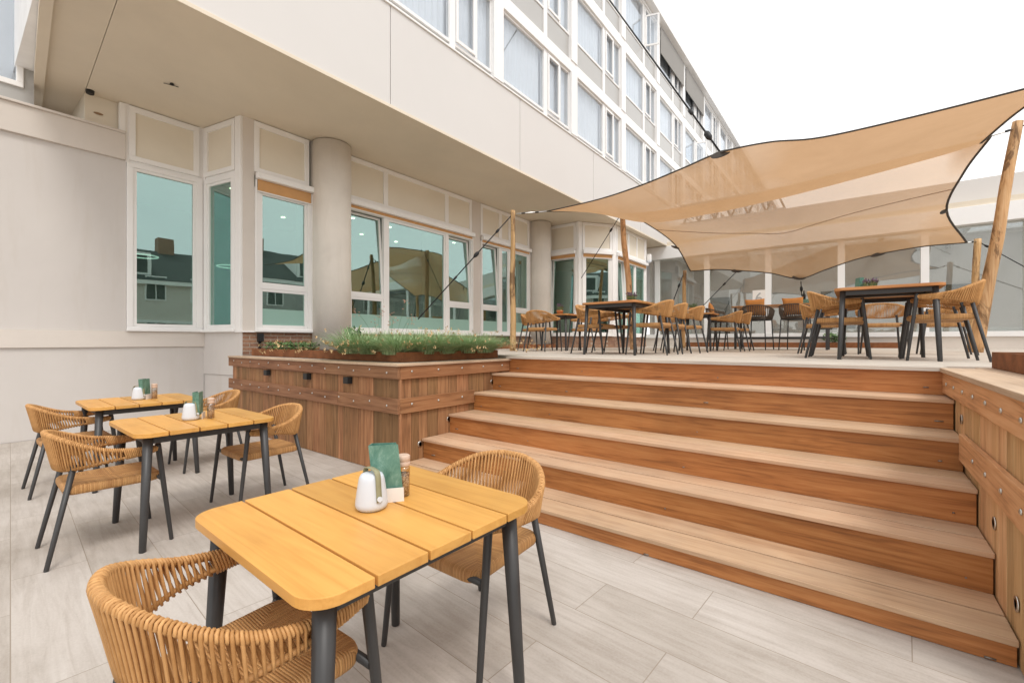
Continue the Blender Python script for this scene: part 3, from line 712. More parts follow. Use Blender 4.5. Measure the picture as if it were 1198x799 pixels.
# core behind the upper floors
t=MB(); t.box(0.62,46,6.35,16,5.06,13.0); t.build('core',M['curtain'],bd)
MOD=3.0; X0=0.84; NM=15
for z0,z1 in ((8.09,8.37),(10.28,10.60),(12.72,12.80)):
    t=MB(); t.box(0.62,46,5.66,5.95,z0,z1); t.build('floor_band',M['upper_white'],bd,0.004)
t=MB(); t.box(0.5,46.2,5.45,16.2,12.82,13.28); t.build('roof_edge',M['upper_white'],bd,0.01)
for z0,z1 in ((6.5355,8.0895),(8.3705,10.2795),(10.6005,12.7195)):
    for k in range(NM+1):
        xc=X0+k*MOD
        t=MB(); t.box(xc-0.15,xc+0.15,5.64,5.92,z0,z1); t.build('pilaster',M['upper_white'],bd,0.004)
def upper_window(floor, z0, z1, spand):
    fr_=MB(); pn=MB(); cu=MB()
    u0,u1=0.152,MOD-0.152; zs=z0+spand
    # frame members (local u = along X from module start)
    ua,ub=1.70,1.84
    fr_.box(ua,ub,5.70,5.80,z0,z1); 
    for a,c in ((u0,ua),(ub,u1)):
        fr_.box(a+.0005,c-.0005,5.71,5.79,z1-0.05,z1); fr_.box(a+.0005,c-.0005,5.71,5.79,zs,zs+0.055)
    fr_.box(2.36,2.43,5.705,5.79,zs+0.0555,z1-0.0505)
    # opening sash
    for a,c,p,q in ((ub+.01,ub+.06,zs+.07,z1-.06),(2.30,2.35,zs+.07,z1-.06),(ub+.0605,2.2995,zs+.07,zs+.13),(ub+.0605,2.2995,z1-.12,z1-.06)):
        fr_.box(a,c,5.675,5.7095,p,q)
    fr_.box(u0+.001,u0+.03,5.71,5.79,zs+.0555,z1-.0505); fr_.box(u1-.03,u1-.001,5.71,5.79,zs+.0555,z1-.0505)
    root=fr_.build('window',M['upper_white'],bd,0.004)
    pn.box(u0+.03,ua-.0,5.745,5.752,zs+.05,z1-.045); pn.box(ub,2.365,5.745,5.752,zs+.05,z1-.045); pn.box(2.425,u1-.03,5.745,5.752,zs+.05,z1-.045)
    pn.build('pane',M['upglass'],root)
    # pleated curtain
    for a,c in ((u0,ua+.05),(ua+.06,u1)):
        n=int((c-a)/0.028); pts=[(a+(c-a)*i/n, 5.86+0.022*math.sin(i*1.25)+0.01*math.sin(i*.37)) for i in range(n+1)]
        vs=[(x,y,zs) for x,y in pts]+[(x,y,z1) for x,y in pts]
        cu.add(vs,[(i,i+1,n+2+i,n+1+i) for i in range(n)],.5,True)
    cu.build('curtain',M['curtain'],root)
    if spand>0.3:
        s=MB(); s.box(u0+.001,ua-.001,5.73,5.77,z0,zs-.002); s.box(ub+.001,u1-.001,5.73,5.77,z0,zs-.002); s.build('spandrel_panel',M['spandrel'],root)
    else:
        s=MB(); s.box(u0+.001,u1-.001,5.755,5.82,z0,zs-.001); s.build('spandrel_panel',M['dark_gap'],root)
    return root
protos=[upper_window(0,6.536,8.089,0.10),upper_window(1,8.371,10.279,0.63),upper_window(2,10.601,12.719,0.60)]
for f,p in enumerate(protos):
    for k in range(NM):
        o=p if k==0 else None
        if o is None:
            o=p.copy(); COL.objects.link(o); o.parent=bd
            for ch in list(p.children):
                c=ch.copy(); COL.objects.link(c); c.parent=o
        o.location.x=X0+k*MOD
for k in (5,6):
    t=MB(); t.box(X0+k*MOD+.16,X0+k*MOD+2.84,5.60,5.625,11.75,12.70); t.build('sun_blind',M['grey_blind'],bd)
# open casements
for k,z in ((4,11.35),(6,9.15)):
    x=X0+k*MOD+1.86; t=MB()
    fnx=lambda u,m,z_: (x+u*.35, 5.70-u*0.93, z_)
    for a,c,p,q in ((0,.05,z,z+1.05),(.40,.45,z,z+1.05),(.0505,.3995,z,z+.05),(.0505,.3995,z+1,z+1.05)): t.box(a,c,0,0.04,p,q,.5,lambda u,m,zz:(x+u*.35+m,5.69-u*.93,zz))
    wn=t.build('open_casement',M['upper_white'],bd)
    t=MB(); t.box(.05,.40,.015,.022,z+.05,z+1,.5,lambda u,m,zz:(x+u*.35+m,5.69-u*.93,zz)); t.build('pane',M['upglass'],wn)
# canted bay under the overhang
wins=[((11.80,7.8),(11.84,6.66)),((11.85,6.65),(12.80,5.95)),((12.81,5.94),(15.42,5.94)),((15.42,5.94),(15.6,6.7))]
sa,L=seg(*wins[0]); facade_window(sa,0.12,L-0.06,[(0.2,L-0.14,False,True)],film=False,panels=[(0.2,L-0.15)])
t=MB(); sbox(t,sa,0,.118,-.1,.0,1.48,SOF); sbox(t,sa,L-.058,L+.03,-.1,.02,1.48,SOF); sbox(t,sa,.118,L-.058,-.1,-.01,3.96,4.1); t.build('wall',M['white'],bd)
t=MB(); sbox(t,sa,0,L,-.15,.0,0.9,1.478); t.build('brick_plinth',M['brick'],bd)
sb,L=seg(*wins[1]); facade_window(sb,0.10,L-0.06,[(0.19,L-0.15,False,False)],film=False,panels=[(0.19,L-0.15)])
t=MB(); sbox(t,sb,-.03,.098,-.1,.02,1.48,SOF); sbox(t,sb,L-.058,L+.03,-.1,.02,1.48,SOF); sbox(t,sb,.098,L-.058,-.1,-.01,3.96,4.1); t.build('wall',M['white'],bd)
t=MB(); sbox(t,sb,0,L,-.15,.0,0.9,1.478); t.build('brick_plinth',M['brick'],bd)
scf,L=seg(*wins[2]); facade_window(scf,0.12,L-0.1,[(0.18,0.78,False,True),(0.86,1.55,False,False),(1.63,L-.17,False,False)],film=False,panels=[(0.2,1.0),(1.09,1.7),(1.78,L-.2)])
t=MB(); sbox(t,scf,-.0,.118,-.1,.02,1.48,SOF); sbox(t,scf,L-.098,L,-.1,.02,1.48,SOF); sbox(t,scf,.118,L-.098,-.1,-.01,3.96,4.1); t.build('wall',M['white'],bd)
t=MB(); sbox(t,scf,0,L,-.15,.0,0.9,1.478); t.build('brick_plinth',M['brick'],bd)
sdf,L=seg((15.42,5.95),(17.0,6.75)); facade_window(sdf,0.05,L-.05,[(0.12,0.8,False,False),(0.88,L-.12,False,False)],film=False,cassette=False,z1=4.2)
t=MB(); sbox(t,sdf,0,L,-.1,.0,4.27,SOF); sbox(t,sdf,0,L,-.15,0,.9,1.48); t.build('wall',M['wall_band'],bd)
# interior seen through the tinted glass
t=MB(); t.box(1.3,16.9,12.6,12.8,1.1,4.4); t.box(1.3,1.5,9.1,12.6,1.1,4.4); t.box(16.75,16.9,7.5,12.6,1.1,4.4); t.build('interior_wall',M['roomwall'],bd)
for a in (4.8,8.4,12.3): 
    t=MB(); t.box(a,a+.35,9.4,9.75,1.31,4.389); t.build('interior_pier',M['roomwall'],bd)
t=MB(); t.box(3.05,16.7,8.05,12.6,1.2,1.3); t.box(1.5,3.049,9.12,12.6,1.2,1.3); t.build('interior_floor',M['roomdark'],bd)
t=MB(); t.box(3.05,16.7,8.06,12.6,4.40,4.5); t.box(1.5,3.049,9.12,12.6,4.4,4.5); t.build('interior_ceiling',M['roomwall'],bd)
dl=None
for (x,y) in [(x,y) for x in (3.6,5.2,6.3,7.4,8.6,9.8) for y in (8.7,9.9,11.2)]:
    if dl is None:
        t=MB(); t.lathe([(0.045,0),(0.045,-0.012)],(0,0,0),12); dl=t.build('ceiling_light',M['downlight'],bd); o=dl
    else: o=dl.copy(); COL.objects.link(o); o.parent=bd
    o.location=(x,y,4.397)
for x,y in ((2.5,11.4),(4.1,11.4)):
    t=MB()
    for r_,z_ in ((0.26,3.05),): t.tube([(x+r_*math.cos(a*.2618),y+r_*math.sin(a*.2618),z_) for a in range(24)],.013,6,closed=True)
    t.build('ring_lamp',M['ringlight'],bd)

# security camera on the end of the bay
sc_=thing('security_camera','small white security camera mounted on the bay corner under the sail','camera',(15.45,5.86,4.30))
t=MB(); t.box(-.07,.07,-.09,.03,-.1,.12); t.build('housing',M['white'],sc_,.015)
t=MB(); t.lathe([(0.03,-.2),(0.075,-.17),(0.08,-.1),(.06,-.095)],(0,-.03,0),16); t.build('dome',M['lampwhite'],sc_)

# ------------------------------------------------------------------ glass hall at the end of the deck
gh=thing('glass_hall','low glazed hall with white posts and fascia at the far end of the deck','building',(17,0,0))
XB=17.0
def gbox(name,x0,x1,y0,y1,z0,z1,mat,bev=0.0):
    t=MB(); t.box(x0-17,x1-17,y0,y1,z0,z1); return t.build(name,mat,gh,bev)
gbox('plinth',16.98,17.3,-16,6.6,1.0,1.46,M['wall_band']); gbox('sill',16.93,17.25,-16,6.6,1.462,1.60,M['upper_white'],.005)
ys=[6.1,4.29,2.35,0.39,-1.5,-3.45,-5.4,-7.35,-9.3,-11.2,-13.1,-15]
for y in ys: gbox('post',16.96,17.10,y-0.09,y+0.09,1.602,4.44,M['upper_white'],.005)
for a,c in zip(ys,ys[1:]):
    t=MB(); t.box(.02,.03,c+.09,a-.09,1.602,4.44); t.build('pane',M['hallglass'],gh)
gbox('fascia',16.80,17.4,-16,6.9,4.45,4.92,M['upper_white'],.006)
gbox('soffit',16.85,18.4,-16,6.5,4.925,5.08,M['soffit'])
gbox('parapet',17.15,17.6,-16,6.3,5.085,5.72,M['fascia'],.006)
gbox('roof',17.3,17.9,-16,6.3,5.0,5.07,M['fascia']); gbox('added_skylight',17.905,21.295,-16,6.3,5.02,5.03,M['upglass']); gbox('roof',21.3,24,-16,6.3,5.0,5.07,M['fascia'])  # roof split around an added, unseen glass pane that brightens the hall interior
gbox('interior_wall',21.5,21.7,-16,6.3,1.1,4.9,M['wall']); gbox('interior_floor',17.12,21.5,-16,6.3,1.1,1.2,M['wall_band'])
gbox('interior_wall',17.12,21.5,6.3,6.45,1.1,4.9,M['wall'])
for y in (5.2,3.3,1.4,-.6,-2.5,-4.4): gbox('roof_beam',17.15,21.5,y-.06,y+.06,4.55,4.80,M['spandrel'])
gbox('radiator_ledge',17.5,17.7,-16,1.4,1.25,1.72,M['upper_white'])
for y,wd in ((4.9,.9),(0.6,1.1),(-2.9,1.0)): gbox('interior_door',21.44,21.49,y-wd/2,y+wd/2,1.2,3.3,M['roomdark'])
t=MB()
for k in range(6):
    y=5.2-k*.55; t.tube([(0.3,y,5.75),(0.3,y-.275,6.45)],.035,6); t.tube([(0.3,y-.275,6.45),(0.3,y-.55,5.75)],.035,6)
t.tube([(0.3,5.3,6.46),(.3,1.9,6.46)],.05,6); t.tube([(0.3,5.3,5.76),(.3,1.9,5.76)],.05,6)
t.build('roof_railing',M['spandrel'],gh)
sg=thing('number_sign','pale square sign with a grey green 6 on the hall glazing','sign',(16.95,2.62,2.78))
t=MB(); t.box(-.012,0,-.19,.19,-.28,.28); t.build('board',M['card'],sg)
cu=bpy.data.curves.new('six','FONT'); cu.body='6'; cu.size=.5; cu.align_x='CENTER'; cu.align_y='CENTER'; cu.extrude=.004
to=bpy.data.objects.new('tmp_text',cu); COL.objects.link(to)
dg=bpy.context.evaluated_depsgraph_get(); me=bpy.data.meshes.new_from_object(to.evaluated_get(dg)); bpy.data.objects.remove(to)
o=bpy.data.objects.new('numeral',me); COL.objects.link(o); me.materials.append(M['spandrel']); o.parent=sg; o.location=(-.018,0,0); o.rotation_euler=(R(90),0,R(-90))

# ------------------------------------------------------------------ houses across the street (seen mirrored in the glazing)
def house(x,y,wd,dp,h,rh,label,mat):
    r=thing('row_house',label,'house',(x,y,0),0)
    t=MB(); t.box(-wd/2,wd/2,-dp/2,dp/2,-.02,h); t.build('wall',mat,r)
    t=MB(); t.add([(-wd/2-.2,-dp/2-.4,h),(wd/2+.2,-dp/2-.4,h),(wd/2+.2,dp/2+.4,h),(-wd/2-.2,dp/2+.4,h),(-wd/2-.2,0,h+rh),(wd/2+.2,0,h+rh)],[(0,1,5,4),(2,3,4,5),(0,4,3),(1,2,5),(3,2,1,0)]); t.build('roof',M['roof'],r)
    t=MB(); t.box(-wd/2-.15,wd/2+.15,dp/2+.001,dp/2+.35,h-.28,h-.02); t.build('cornice',M['white'],r)
    t=MB(); t.box(-wd/2,wd/2,dp/2+.001,dp/2+.12,h*.5-.1,h*.5+.08); t.build('string_course',M['white'],r)
    for cx_ in (-wd*.36,wd*.33):
        t=MB(); t.box(cx_-.45,cx_+.45,-.4,.4,h+rh*.55,h+rh+.9); t.build('chimney',M['brick'],r)
    for cx_ in (-wd*.2,wd*.12):
        t=MB(); t.box(cx_-.8,cx_+.8,dp/2-2.4,dp/2-.3,h+.25,h+1.75); f=t.build('dormer',M['white'],r)
        t=MB(); t.box(cx_-.6,cx_+.6,dp/2-.299,dp/2-.28,h+.5,h+1.55); t.build('pane',M['roomdark'],f)
    for zz in (1.0,3.9):
        n=int(wd/2.4)
        for k in range(n):
            xx=-wd/2+wd*(k+.5)/n
            t=MB(); t.box(xx-.55,xx+.55,dp/2,dp/2+.06,zz,zz+1.6); f=t.build('window',M['white'],r)
            t=MB(); t.box(xx-.47,xx-.03,dp/2+.061,dp/2+.07,zz+.08,zz+1.52); t.box(xx+.03,xx+.47,dp/2+.061,dp/2+.07,zz+.08,zz+1.52); t.build('pane',M['roomdark'],f)
house(-9,-21,13,9,5.6,2.6,'cream row house with dark roof mirrored in the left window',M['housewall'])
house(6,-22,12,9,5.2,2.6,'pale row house with dark roof mirrored in the middle windows',M['wall_band'])
house(20,-22,13,9,5.8,2.8,'grey row house with dark roof mirrored in the far windows',M['spandrel'])

# ------------------------------------------------------------------ armchair
def make_chair(label):
    root=thing('armchair',label,'chair')
    Tp=[(.215,.268,.632),(.10,.290,.638),(-.04,.292,.660),(-.15,.262,.702),(-.235,.185,.743),(-.280,.075,.763),(-.287,0,.765)]
    Bp=[(.212,.266,.618),(.10,.285,.604),(-.04,.280,.590),(-.14,.242,.570),(-.205,.165,.556),(-.236,.07,.549),(-.241,0,.547)]
    mir=lambda P: P+[(x,-y,z) for x,y,z in P[-2::-1]]
    N=150
    T=resample(catmull(mir(Tp),8),N); B=resample(catmull(mir(Bp),8),N)
    bm=MB()
    bm.tube(T,.0085,6,.3); bm.tube(B,.0085,6,.3)
    step=1.02; cnt=0
    i=1.0; rr=random.Random(2)
    def at(P,s):
        s=max(0,min(N-1.001,s)); k=int(s); return P[k].lerp(P[k+1],s-k)
    while i<N-2:
        t=at(T,i); tan=(at(T,i+1)-at(T,i-1)).normalized()
        b0=at(B,i); u=(t-b0); H=u.length; u.normalize()
        n=tan.cross(u).normalized(); rad=.0125
        sk=1.1 if H>.05 else 0.0
        if cnt%2==0:
            bo=at(B,i-sk); bi=at(B,i+sk); r2=.0046
            path=[bo+n*rad, bo+(t-bo)*.25+n*rad*1.0, bo+(t-bo)*.6+n*rad*.95, t+n*rad, t+(n+u)*rad*.72, t+u*rad, t+(u-n)*rad*.72, t-n*rad, bi+(t-bi)*.6-n*rad*.95, bi+(t-bi)*.25-n*rad, bi-n*rad, b0-u*rad]
            bm.tube(path,r2,5,rr.random(),closed=True)
        else:                                  # short wraps round the rails between the strands
            for c_ in ((t,) if H>.05 else ()):
                bm.tube([c_+(n*math.cos(q*1.0472)+u*math.sin(q*1.0472))*rad for q in range(6)],.0046,5,rr.random(),closed=True)
            if H<=.05:
                bm.tube([t+n*rad,t+(n+u)*rad*.72,t+u*rad,t-n*rad,b0-n*rad,b0-u*rad,b0+n*rad],.0044,5,rr.random(),closed=True)
        cnt+=1
        i+=step
    bm.build('backrest',M['rope_tan'],root)
    # seat
    def outline(s):
        pts=[]
        co=[(.245,-.225),(.245,.225),(-.225,.20),(-.225,-.20)]; rc=[.07,.07,.05,.05]
        for k in range(4):
            p=Vector((*co[k],0)); a=Vector((*co[k-1],0)); c=Vector((*co[(k+1)%4],0)); r_=rc[k]
            d0=(a-p).normalized(); d1=(c-p).normalized()
            for q in range(7):
                tt=q/6; A=p+d0*r_; C=p+d1*r_
                pt=A*(1-tt)**2+p*2*tt*(1-tt)+C*tt*tt; pts.append((pt.x,pt.y))
        return [((x-.01)*s+.01,y*s) for x,y in pts]
    s=MB(); s.rings([[(x,y,z) for x,y in outline(sc)] for sc,z in ((.93,.402),(.985,.408),(1,.420),(1,.436),(.985,.448),(.95,.455),(.85,.456),(.55,.450),(.2,.447))])
    s.build('seat',M['seat'],root)
    for sg_ in (1,-1):
        l=MB(); l.tube([(.283,.277*sg_,0.0),(.282,.277*sg_,.006),(.212,.268*sg_,.640),(.209,.268*sg_,.656)],[.0105,.012,.0175,.0165],10); l.build('leg',M['metal'],root)
        l=MB(); l.tube([(-.300,.232*sg_,0.0),(-.299,.232*sg_,.006),(-.178,.190*sg_,.585)],[.0105,.012,.0165],10); l.build('leg',M['metal'],root)
    for x_,y_ in ((.228,.268),(-.212,.205)):
        f=MB(); f.tube([(x_,y_,.424),(x_,-y_,.424)],.013,8); f.build('crossbar',M['metal'],root)
    return root
G_LOW='rope armchairs on the lower patio'; G_UP='rope armchairs on the deck'
ch=make_chair('rope armchair nearest the camera, its woven back filling the bottom left')
ch['group']=G_LOW; ch.location=(.506,1.338,0); ch.rotation_euler=(0,0,R(2))
def chair(x,y,z,rz,label,g): return dup(ch,(x,y,z),R(rz),label,g)
chair(1.475,1.36,0,180,'rope armchair tucked under the nearest ochre table in front of the stairs',G_LOW)
chair(.68,3.93,0,-1,'rope armchair at the left end of the middle ochre table',G_LOW)
chair(1.66,3.95,0,180,'rope armchair at the right end of the middle ochre table, facing left',G_LOW)
chair(.76,5.72,0,0,'rope armchair at the left end of the farthest ochre table by the wall',G_LOW)
chair(1.80,5.62,0,178,'rope armchair at the right end of the farthest ochre table',G_LOW)
D=DECK
chair(6.12,-.66,D,92,'rope armchair at the right front of the big deck table beside the leaning pole',G_UP)
chair(6.80,-.68,D,90,'rope armchair second along the right side of the big deck table',G_UP)
chair(6.33,.17,D,-90,'rope armchair at the left front of the big deck table',G_UP)
chair(7.0,.17,D,-88,'rope armchair second along the left side of the big deck table',G_UP)
chair(8.55,-.28,D,182,'lone rope armchair facing the camera beyond the big deck table, seen between its legs',G_UP)
chair(8.9,-1.0,D,90,'rope armchair behind the right side chairs of the big deck table',G_UP)
chair(8.3,.42,D,-90,'rope armchair behind the left side chairs of the big deck table',G_UP)
chair(6.36,2.36,D,90,'rope armchair at the right front of the deck table under the leaning inner pole',G_UP)
chair(7.02,2.36,D,91,'rope armchair second along the right side of the table under the inner pole',G_UP)
chair(6.33,3.26,D,-92,'rope armchair at the left front of the deck table under the inner pole',G_UP)
chair(6.98,3.24,D,-90,'rope armchair second along the left side of the table under the inner pole',G_UP)
chair(7.12,4.80,D,4,'rope armchair showing its back, left of the small bistro table by the windows',G_UP)
chair(7.75,5.40,D,-80,'rope armchair half hidden behind another, at the far left of the bistro table',G_UP)
chair(8.22,4.45,D,95,'rope armchair at the right of the small bistro table by the windows',G_UP)
chair(9.35,2.02,D,92,'rope armchair at the right front of the small table near the dark bar stools',G_UP)
chair(10.05,1.98,D,90,'rope armchair half hidden at the right rear of the table near the bar stools',G_UP)
chair(9.05,2.95,D,-88,'rope armchair at the left of the small table near the bar stools',G_UP)
chair(7.75,2.30,D,90,'third rope armchair along the right side behind the table under the inner pole',G_UP)

# ------------------------------------------------------------------ tables
def make_table(label, W, H, n, topmat, rc=.085, lr=.029, names='dining_table'):
    root=thing(names,label,'table'); hw,hh=W/2,H/2
    def edge_y(x):
        d=hw-abs(x)
        if d>=rc: return hh
        return hh-rc+math.sqrt(max(0,rc*rc-(rc-d)**2))
    t=MB(); pw=W/n
    for k in range(n):
        a=-hw+k*pw+(.0045 if k else 0); c=-hw+(k+1)*pw-(.0045 if k<n-1 else 0)
        xs=[a+(c-a)*i/10 for i in range(11)]
        if k in (0,n-1):
            e=hw; arc=[e-rc+rc*math.sin(q*math.pi/20) for q in range(11)]
            xs=sorted(([-v for v in arc]+[c]) if k==0 else [a]+arc)
        poly=[(x,-edge_y(x)) for x in xs]+[(x,edge_y(x)) for x in reversed(xs)]
        t.prism(poly,.722,.75,random.random())
    t.build('tabletop',topmat,root,.0022)
    t=MB()
    ix,iy=hw-.075,hh-.075
    t.box(-ix,ix,-iy-.012,-iy+.012,.672,.7205); t.box(-ix,ix,iy-.012,iy+.012,.672,.7205)
    t.box(-ix-.012,-ix+.012,-iy+.0125,iy-.0125,.672,.7205); t.box(ix-.012,ix+.012,-iy+.0125,iy-.0125,.672,.7205)
    t.box(-.02,.02,-iy+.0125,iy-.0125,.695,.7205)
    t.build('apron',M['metal'],root,.003)
    for sx in (-1,1):
        for sy in (-1,1):
            l=MB(); l.tube([(sx*(ix+.035),sy*(iy+.030),0),(sx*(ix+.035),sy*(iy+.030),.005),(sx*ix,sy*iy,.7195)],[.017,.0195,lr],14); l.build('leg',M['metal'],root)
    return root
GT='ochre tables on the lower patio'
tb=make_table('nearest ochre slatted table with a lamp and a green menu, in front of the stairs',.845,.835,5,M['top_yellow']); tb['group']=GT
tb.location=(.925,1.35,0); tb.rotation_euler=(0,0,R(-1.2))
dup(tb,(1.17,3.93,0),R(-.6),'middle ochre slatted table of the row, between two rope armchairs',GT)
dup(tb,(1.225,5.66,0),R(-1),'farthest ochre slatted table, close to the grey wall',GT)
GD='brown tables on the deck'
td=make_table('big brown deck table with a shallow terracotta trough, beside the thick leaning pole',1.45,.86,8,M['top_brown'],lr=.027); td['group']=GD
td.location=(6.50,-.235,D); td.rotation_euler=(0,0,R(0))
dup(td,(6.45,2.76,D),0,'brown deck table with a lavender pot in front of the leaning inner pole',GD)
ts=make_table('small square bistro table with lavender pot by the bay windows',.68,.68,4,M['top_brown'],rc=.06,lr=.024); ts['group']=GD
ts.location=(8.02,4.92,D)
dup(ts,(9.45,2.55,D),R(2),'small square table with a round terracotta pot near the dark bar stools',GD)

# ------------------------------------------------------------------ things on the tables
def table_lamp(label):
    r=thing('table_lamp',label,'lamp')
    prof=[(0,0),(.040,0),(.050,.006),(.055,.016),(.0545,.026),(.050,.06),(.044,.10),(.041,.112),(.036,.120),(.026,.124),(0,.125)]
    n=24
    t=MB(); t.rings([[(r_*math.cos(2*math.pi*k/n),r_*math.sin(2*math.pi*k/n),z) for k in range(n)] for r_,z in [(max(.001,a),b_) for a,b_ in prof]]); t.build('shade',M['lampwhite'],r)
    pth=catmull([(-.0555,0,.04),(-.0515,0,.075),(-.047,0,.115),(-.038,0,.134),(-.015,0,.139),(.015,0,.139),(.038,0,.134),(.047,0,.115),(.0515,0,.075),(.0565,0,.035)],4)
    t=MB(); vs=[]
    for p in pth: vs+=[(p.x,-.0095,p.z),(p.x,.0095,p.z)]
    m=len(pth); fs=[(2*i,2*i+1,2*i+3,2*i+2) for i in range(m-1)]
    t.add(vs,fs,.5,True); o=t.build('strap',M['strap'],r); sm=o.modifiers.new('thickness','SOLIDIFY'); sm.thickness=.003; sm.offset=0
    t=MB(); t.tube([(.0555,0,.045),(.0615,0,.046)],.009,14); t.build('button',M['lampwhite'],r)
    return r
def menu(label):
    r=thing('menu_card',label,'menu')
    t=MB(); h=.17; w_=.105
    lean=.018
    for (x0,y0,x1,y1) in ((-.05,.0,.052,-.012),(-.05,.001,-.035,.04),(-.035,.0405,.05,.02)):
        d=Vector((x1-x0,y1-y0,0)); nn=Vector((-d.y,d.x,0)).normalized()*.0012
        base=[Vector((x0,y0,.035)),Vector((x1,y1,.035)),Vector((x1,y1,.035+h)),Vector((x0,y0,.035+h))]
        for q in base[2:]: q.x-=lean
        t.add([p-nn for p in base]+[p+nn for p in base],[(3,2,1,0),(4,5,6,7),(0,1,5,4),(1,2,6,5),(2,3,7,6),(3,0,4,7)])
    t.build('cover',M['menu'],r)
    t=MB()
    for dy in (-.0165,.0225):
        t.add([(-.036,dy,0),(.054,dy-.010,0),(.052,dy-.010,.05),(-.038,dy,.05),(-.036,dy+.002,0),(.054,dy-.008,0),(.052,dy-.008,.05),(-.038,dy+.002,.05)],[(3,2,1,0),(4,5,6,7),(0,1,5,4),(1,2,6,5),(2,3,7,6),(3,0,4,7)])
    t.build('holder',M['card'],r)
    return r
def mill(label):
    r=thing('pepper_mill',label,'pepper mill')
    t=MB(); t.lathe([(.021,.001),(.0245,.004),(.0245,.105),(.021,.112)],(0,0,0),18); t.build('glass_body',M['jar'],r)
    t=MB(); t.lathe([(.019,.006),(.022,.008),(.022,.085)],(0,0,0),16); t.build('peppercorns',M['pepper'],r)
    t=MB(); t.lathe([(.024,.1125),(.026,.115),(.0255,.128),(.023,.131),(.0255,.134),(.025,.15),(.020,.154)],(0,0,0),18); t.build('cap',M['millcap'],r)
    return r
L0=table_lamp('white egg shaped lamp with olive strap on the nearest ochre table'); L0.location=(.922,1.335,.75); L0.rotation_euler=(0,0,R(-98)); L0['group']='strap lamps on the ochre tables'
M0=menu('tall green folded menu in a white holder on the nearest ochre table'); M0.location=(1.003,1.352,.75); M0.rotation_euler=(0,0,R(-30)); M0['group']='green menus on the ochre tables'
P0=mill('glass pepper mill behind the menu on the nearest ochre table'); P0.location=(1.072,1.352,.75); P0['group']='pepper mills on the ochre tables'
for dx,dy,nm,rz in ((1.14,3.90,'middle',-60),(1.215,5.66,'farthest',-50)):
    o=dup(L0,(dx,dy,.75),R(rz),'white lamp with olive strap on the %s ochre table'%nm)
    o=dup(M0,(dx+.06,dy+.0,.75),R(66 if nm=='middle' else 50),'green menu card seen edge on, on the %s ochre table'%nm)
    o=dup(P0,(dx+.12,dy-.03,.75),0,'glass pepper mill on the %s ochre table'%nm)
def pot(label, rx, ry, h, loc, flower, seed, leafh=.12, round_=False):
    r=thing('potted_plant',label,'potted plant',loc); n=24; t=MB(); rg_=random.Random(seed)
    def ring(s,z):
        out=[]
        for k in range(n):
            a=2*math.pi*k/n; c,s_=math.cos(a),math.sin(a); e=1.0 if round_ else .45
            out.append((rx*s*math.copysign(abs(c)**e,c),ry*s*math.copysign(abs(s_)**e,s_),z))
        return out
    t.rings([ring(.80,0),(ring(.92,h*.68)),ring(1.0,h*.70),ring(1.02,h),ring(.90,h),ring(.88,h*.85)]); t.build('pot',M['terracotta'],r)
    t=MB()
    for i in range(170):
        a=rg_.uniform(0,6.28); q=math.sqrt(rg_.random())*.85
        blade(t,(rx*q*math.cos(a),ry*q*math.sin(a),h*.85),a+rg_.uniform(-1,1),rg_.uniform(.05,.7),leafh*rg_.uniform(.5,1),.004,rg_.random(),3)
    t.build('foliage',M['sage'],r)
    if flower:
        t=MB()
        for i in range(46):
            a=rg_.uniform(0,6.28); q=math.sqrt(rg_.random()); z=h+leafh*rg_.uniform(.35,.8)
            t.lathe([(.003,0),(.0075,.006),(.0065,.02),(.002,.028)],(rx*q*math.cos(a)*1.1,ry*q*math.sin(a)*1.1,z),6)
        t.build('flowers',M['petal'],r)
    return r
TZ=D+.75
pot('shallow terracotta trough of dark flowers on the big deck table',.085,.07,.075,(6.72,-.12,TZ),True,1,.11)
pot('terracotta pot of lavender on the deck table before the inner pole',.075,.075,.085,(6.62,2.78,TZ),True,2,.13)
pot('terracotta pot of lavender on the small bistro table',.06,.06,.095,(8.02,4.95,TZ),True,3,.15)
pot('round terracotta pot with dark spiky plant on the small table near the stools',.078,.078,.12,(9.35,2.63,TZ),False,4,.14,True)
t=MB(); t.lathe([(.035,0),(.042,.005),(.045,.04),(.04,.04),(.037,.008)],(0,0,0),16); o=t.build('ashtray',M['black'],None); o.location=(8.25,4.80,TZ); tag(o,'small dark ashtray beside the pot on the bistro table','ashtray')
mc=dup(M0,(6.83,-.02,TZ),R(40),'green menu card standing behind the trough on the big deck table'); mc['group']='menu cards on the deck tables'

